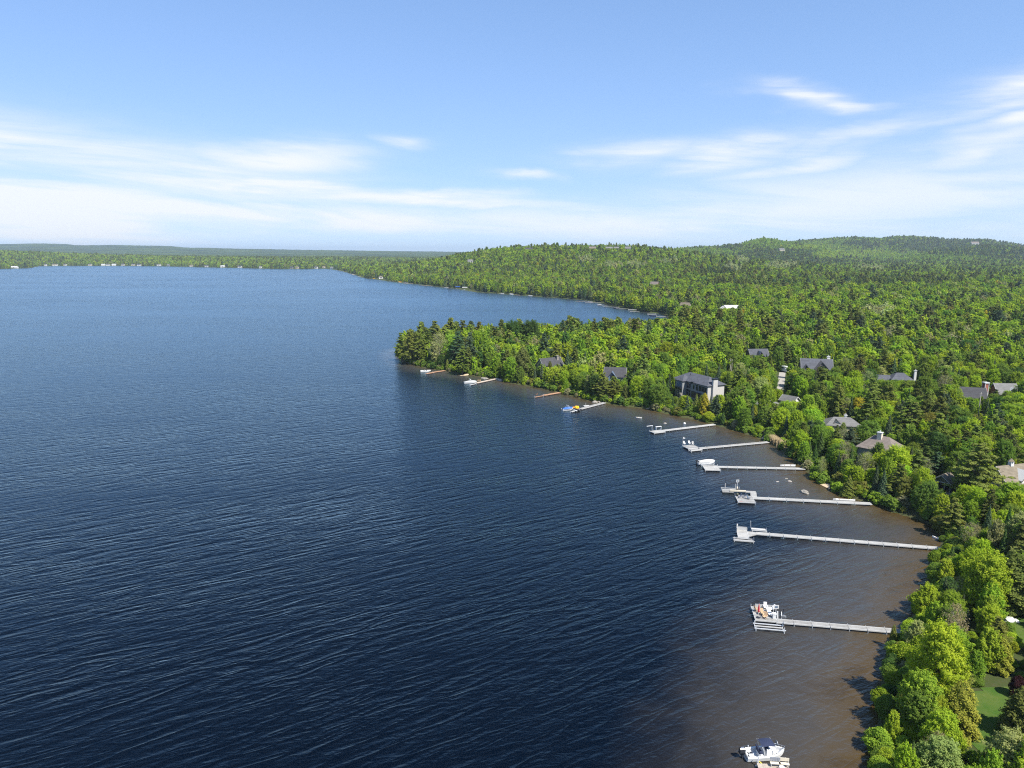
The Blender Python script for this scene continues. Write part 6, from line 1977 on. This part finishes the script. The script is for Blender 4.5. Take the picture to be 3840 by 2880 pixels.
# trees in front of an open window of the view stay below it, or are not there
pxc, _, dep = proj(x, y, z + h * .5)
hw = .5 * 9.0 * h / 12 * w * .8 * FPX / dep
hw = np.where(np.isin(kind, [kind_names.index('spruce_tree'), kind_names.index('cedar_tree')]), hw * .5, hw)
ok = np.ones(n, bool)
for (a0, b0, a1, b1, depth) in SIGHT:
    m_ = (y < depth + 1) & (pxc + hw > a0) & (pxc - hw < a1) & ok
    idx = np.where(m_)[0]
    if not len(idx):
        continue
    # greatest height whose top stays at row b1
    zt = crest_z(b1 + 2, y[idx])
    hm = zt - z[idx]
    h[idx] = np.where(h[idx] > hm, np.maximum(hm * (.80 + .2 * rng.random(len(idx))), 0), h[idx])
    ok[idx] = h[idx] > 1.3
x, y, z, d, h, w, kind, form, band_id, s1, s2 = [a[ok] for a in (x, y, z, d, h, w, kind, form, band_id, s1, s2)]
n = len(x)
# foliage colours, drifting from stand to stand
tn = np.empty(n, int)
drift = np.clip(.5 + .42 * (_n2(x, y, 38, 13) + .6 * _n2(x, y, 130, 17)), 0, .999)
for ki, kn in enumerate(kind_names):
    m_ = np.where(kind == ki)[0]
    names = [a for a, _ in KIND_TINTS[kn]]; pr = np.array([b_ for _, b_ in KIND_TINTS[kn]])
    cum = np.cumsum(pr) / pr.sum()
    q = (drift[m_] * .45 + rng.random(len(m_)) * .55 * 1.0)
    q = np.where(rng.random(len(m_)) < .45, rng.random(len(m_)), np.clip(q, 0, .999))
    tn[m_] = np.array([tint_names.index(a) for a in names])[np.searchsorted(cum, np.clip(q, 0, .9999))]
green_top = (u[ok] > .33) & (u[ok] < .46) & (y > 3000) & (y < 3700)
nearlime = (y < 190) & (tn != tint_names.index('yellow green')) & (rng.random(n) < .45) & np.isin(kind, [0, 1])
tn = np.where(nearlime, np.where(rng.random(n) < .6, tint_names.index('yellow green'), tint_names.index('bright green')), tn)
tn = np.where(green_top & (rng.random(n) < .8), tint_names.index('bright green'), tn)
pq, pr_, _ = proj(x, y, z + 8)
for a0, b0, ra, rb, tn_ in [(2200, 978, 36, 7, 'pale straw'), (2290, 998, 45, 8, 'pale straw'), (2390, 993, 40, 6, 'pale straw'), (2745, 1008, 45, 6, 'pale straw'), (2930, 1000, 60, 8, 'pale straw'), (2780, 980, 30, 5, 'pale straw'), (3100, 928, 140, 5, 'yellow green'),
                            (3200, 952, 160, 9, 'yellow green'), (2860, 905, 110, 14, 'bright green'), (3470, 968, 260, 8, 'bright green'), (3260, 1012, 60, 7, 'pale straw'), (2510, 985, 40, 5, 'pale straw'), (3300, 1180, 60, 14, 'pale straw'), (2620, 945, 120, 7, 'bright green')]:
    m_ = ((pq - a0) / ra) ** 2 + ((pr_ - b0) / (rb * 1.5)) ** 2 + .25 * s1 < 1
    tn = np.where(m_ & (rng.random(n) < .85), tint_names.index(tn_), tn)
rot = rng.random(n) * 6.283

for i in range(n_special):
    pass
X = np.concatenate([np.array(T['x']), x]); Y = np.concatenate([np.array(T['y']), y]); Z = np.concatenate([np.array(T['z']), z])
Hh = np.concatenate([np.array(T['h']), h]); Ww = np.concatenate([np.array(T['w']), w])
KI = np.concatenate([np.array([kind_names.index(k) for k in T['kind']]), kind]).astype(int)
TI = np.concatenate([np.array([tint_names.index(k) for k in T['tint']]), tn]).astype(int)
FO = np.concatenate([np.array(T['form']), form]).astype(int); RO = np.concatenate([np.array(T['rot']), rot])
N_ALL = len(X)
tint_arr = np.array([TINTS[k] for k in tint_names])[TI]
tint_arr = tint_arr * (0.85 + 0.3 * rng.random((N_ALL, 1))) * (1 + 0.05 * rng.normal(size=(N_ALL, 3))).clip(.85, 1.15)

# which trees show largest: coarse painting from near to far
pxc, pyt, dep = proj(X, Y, Z + Hh)
_, pyb, _ = proj(X, Y, Z)
form_w = np.array([[WIDTH.get((k, f), 8.0) for f in range(4)] for k in kind_names])
crown_w = form_w[KI, FO] * Hh / H0 * Ww
hw = .5 * crown_w * FPX / dep
order = np.argsort(dep)
SC = 8
mask = np.zeros((2880 // SC, 3840 // SC), bool)
vis = np.zeros(N_ALL)
for i in order[:9000]:
    if dep[i] > 700: break
    a0, a1 = int((pxc[i] - hw[i] * .8) / SC), int((pxc[i] + hw[i] * .8) / SC) + 1
    b0, b1 = int(pyt[i] / SC), int((pyt[i] + (pyb[i] - pyt[i]) * .85) / SC) + 1
    a0, a1 = max(a0, 0), min(a1, mask.shape[1]); b0, b1 = max(b0, 0), min(b1, mask.shape[0])
    if a1 <= a0 or b1 <= b0: continue
    sub = mask[b0:b1, a0:a1]
    vis[i] = (~sub).sum()
    sub[:] = True
N_IND = 300
vis[:n_special] += np.where(vis[:n_special] > 0, 1000, 0)
pick = np.argsort(-vis)[:N_IND]
pick = pick[vis[pick] > 0]
is_ind = np.zeros(N_ALL, bool); is_ind[pick] = True

# names of places that a label can lean on
MARKS = [('the white console boat', P(2868, 2830)), ('the red umbrella dock', P(3388, 2366)), ('the tapered pale dock', P(3530, 2056)), ('the raft dock', P(3300, 1892)), ('the grey covered boat dock', P(3016, 1757)),
         ('the grey pole dock', P(2880, 1657)), ('the bright white dock', P(2678, 1591)), ('the inflatables dock', P(2266, 1509)), ('the boatless reddish dock', P(2107, 1470)), ('the tan chairs dock', P(1865, 1420)), ('the orange brown dock', P(1667, 1389)),
         ('the tan dormer house', place(3800, 1800)), ('the posted pavilion', place(3546, 1820)), ('the brown roofed house', place(3310, 1690)), ('the grey bungalow', place(3158, 1600)), ('the grey mansion', place(2625, 1485)), ('the lower lawn', place(3700, 2700)), ('the upper lawn', place(3830, 2340)),
         ('the blue gabled house', place(2308, 1420)), ('the cream gabled house', place(2062, 1385)), ('the rocky wooded point', P(1490, 1330)), ('the navy house', place(3380, 1450)), ('the dark roofed house', place(3646, 1500)), ('the taupe house', place(3060, 1400)), ('the pale grey cottage', place(2964, 1510))]
SHAPE = {'broadleaf_tree': 'rounded broadleaf tree', 'poplar_tree': 'upright plumed broadleaf', 'pine_tree': 'layered pine', 'spruce_tree': 'narrow pointed spruce', 'cedar_tree': 'dense conical cedar', 'bare_tree': 'thinly leaved twiggy tree', 'shrub': 'low spreading shrub'}
mk = np.array([m_[1][:2] for m_ in MARKS])
lab_base = {}
for i in pick:
    kn = kind_names[KI[i]]
    dm = np.hypot(mk[:, 0] - X[i], mk[:, 1] - Y[i])
    j = int(np.argmin(dm))
    lab_base.setdefault((tint_names[TI[i]], kn, j), []).append((dm[j], i))
ORD = ['closest', 'second closest', 'third closest', 'fourth closest', 'fifth closest', 'sixth closest', 'seventh closest', 'eighth closest', 'ninth closest', 'tenth closest', 'eleventh closest', 'twelfth closest', 'thirteenth closest', 'fourteenth closest', 'fifteenth closest', 'sixteenth closest', 'farthest']
crown_cache = {}
for (tnm, kn, j), lst in lab_base.items():
    lst.sort()
    for r_, (dist, i) in enumerate(lst):
        f = FO[i]
        cme, tme, W_ = FORMS[kn][f]
        s = Hh[i] / H0
        if len(lst) == 1:
            lab = f'{tnm} {SHAPE[kn]}, the only such one near {MARKS[j][0]}'
        else:
            lab = f'{tnm} {SHAPE[kn]}, {ORD[min(r_, 16)]} such one to {MARKS[j][0]}'
        root = empty(kn, (X[i], Y[i], Z[i]), RO[i], lab, 'shrub' if kn == 'shrub' else 'tree', {'shrub': 'shrubs along the shore'}.get(kn, 'trees of the lakeside wood'))
        root.scale = (s * Ww[i], s * Ww[i], s)
        cr = link('crown', cme, root)
        cr['tint'] = [float(v) for v in tint_arr[i]]
        link('trunk', tme, root)

rest = np.where(~is_ind)[0]
lod = np.where(Y[rest] < 330, 0, np.where(Y[rest] < 1500, 1, 2))
look = np.zeros((3, len(kind_names), 4), int)
for (k, l, f), v in FIDX.items():
    look[l, kind_names.index(k), f] = v
pickidx = look[lod, KI[rest], FO[rest]]
scl = np.stack([Hh[rest] / H0 * Ww[rest], Hh[rest] / H0 * Ww[rest], Hh[rest] / H0], 1)
# broad-leaved far crowns are drawn fuller
o = scatter('forest', np.stack([X[rest], Y[rest], Z[rest]], 1), pickidx, RO[rest], scl, tint_arr[rest])
tag(o, 'mixed spring forest of bright broadleaf and dark conifer trees behind the shore', 'forest', kind='stuff')

# undergrowth and overhanging bushes at the water's edge and between the trunks
us_ = grid_pts(45, 470, 2.1)
xx, yy = us_[:, 0], us_[:, 1]
pxq, pyq, _ = proj(xx, yy, np.full_like(xx, 1.0))
k_ = (pxq > -100) & (pxq < 4400) & (pyq < 3200)
xx, yy = xx[k_], yy[k_]
dd = signed_dist(xx, yy)
k_ = (dd > -.3) & ((dd < 4.0) | ((dd < 80) & (rng.random(len(xx)) < .40)))
xx, yy, dd = xx[k_], yy[k_], dd[k_]
for cx, cy, r_ in CLEAR:
    if cy < 450:
        k_ = (xx - cx) ** 2 + (yy - cy) ** 2 > (r_ * .8) ** 2
        xx, yy, dd = xx[k_], yy[k_], dd[k_]
k_ = np.array([(int(round(a / .8)), int(round(b_ / .8))) not in lawnset for a, b_ in zip(xx, yy)])
xx, yy, dd = xx[k_], yy[k_], dd[k_]
zz = height(xx, yy, dd)
hu = (1.0 + 1.5 * rng.random(len(xx)) ** 1.5) * np.where(dd < 4.0, 1.35, 1.0)
ok = np.ones(len(xx), bool)
pxq, _, _ = proj(xx, yy, zz)
for (a0, b0, a1, b1, depth) in SIGHT:
    m_ = (yy < depth) & (pxq > a0 - 4) & (pxq < a1 + 4)
    hm = crest_z(b1 + 1, yy) - zz
    hu = np.where(m_ & (hu > hm), hm, hu)
ok = hu > .5
xx, yy, zz, hu = xx[ok], yy[ok], zz[ok], hu[ok]
nu = len(xx)
tchoice = np.array([TINTS[k] for k in ('mid green', 'bright green', 'yellow green', 'olive', 'dark green', 'grey green')])[rng.choice(6, nu, p=[.34, .24, .14, .12, .10, .06])]
fsel = rng.integers(0, 2, nu)
lodu = np.where(yy < 160, 0, 1)
idxu = look[lodu, kind_names.index('shrub'), fsel]
su = np.stack([hu / H0 * 1.1, hu / H0 * 1.1, hu / H0], 1)
o = scatter('undergrowth', np.stack([xx, yy, zz - .1], 1), idxu, rng.random(nu) * 6.283, su, tchoice * (.8 + .4 * rng.random((nu, 1))))
tag(o, 'leafy undergrowth and bank vegetation along the waterline', 'undergrowth', kind='stuff')
print('TREES', N_ALL, 'individual', len(pick), 'undergrowth', nu)
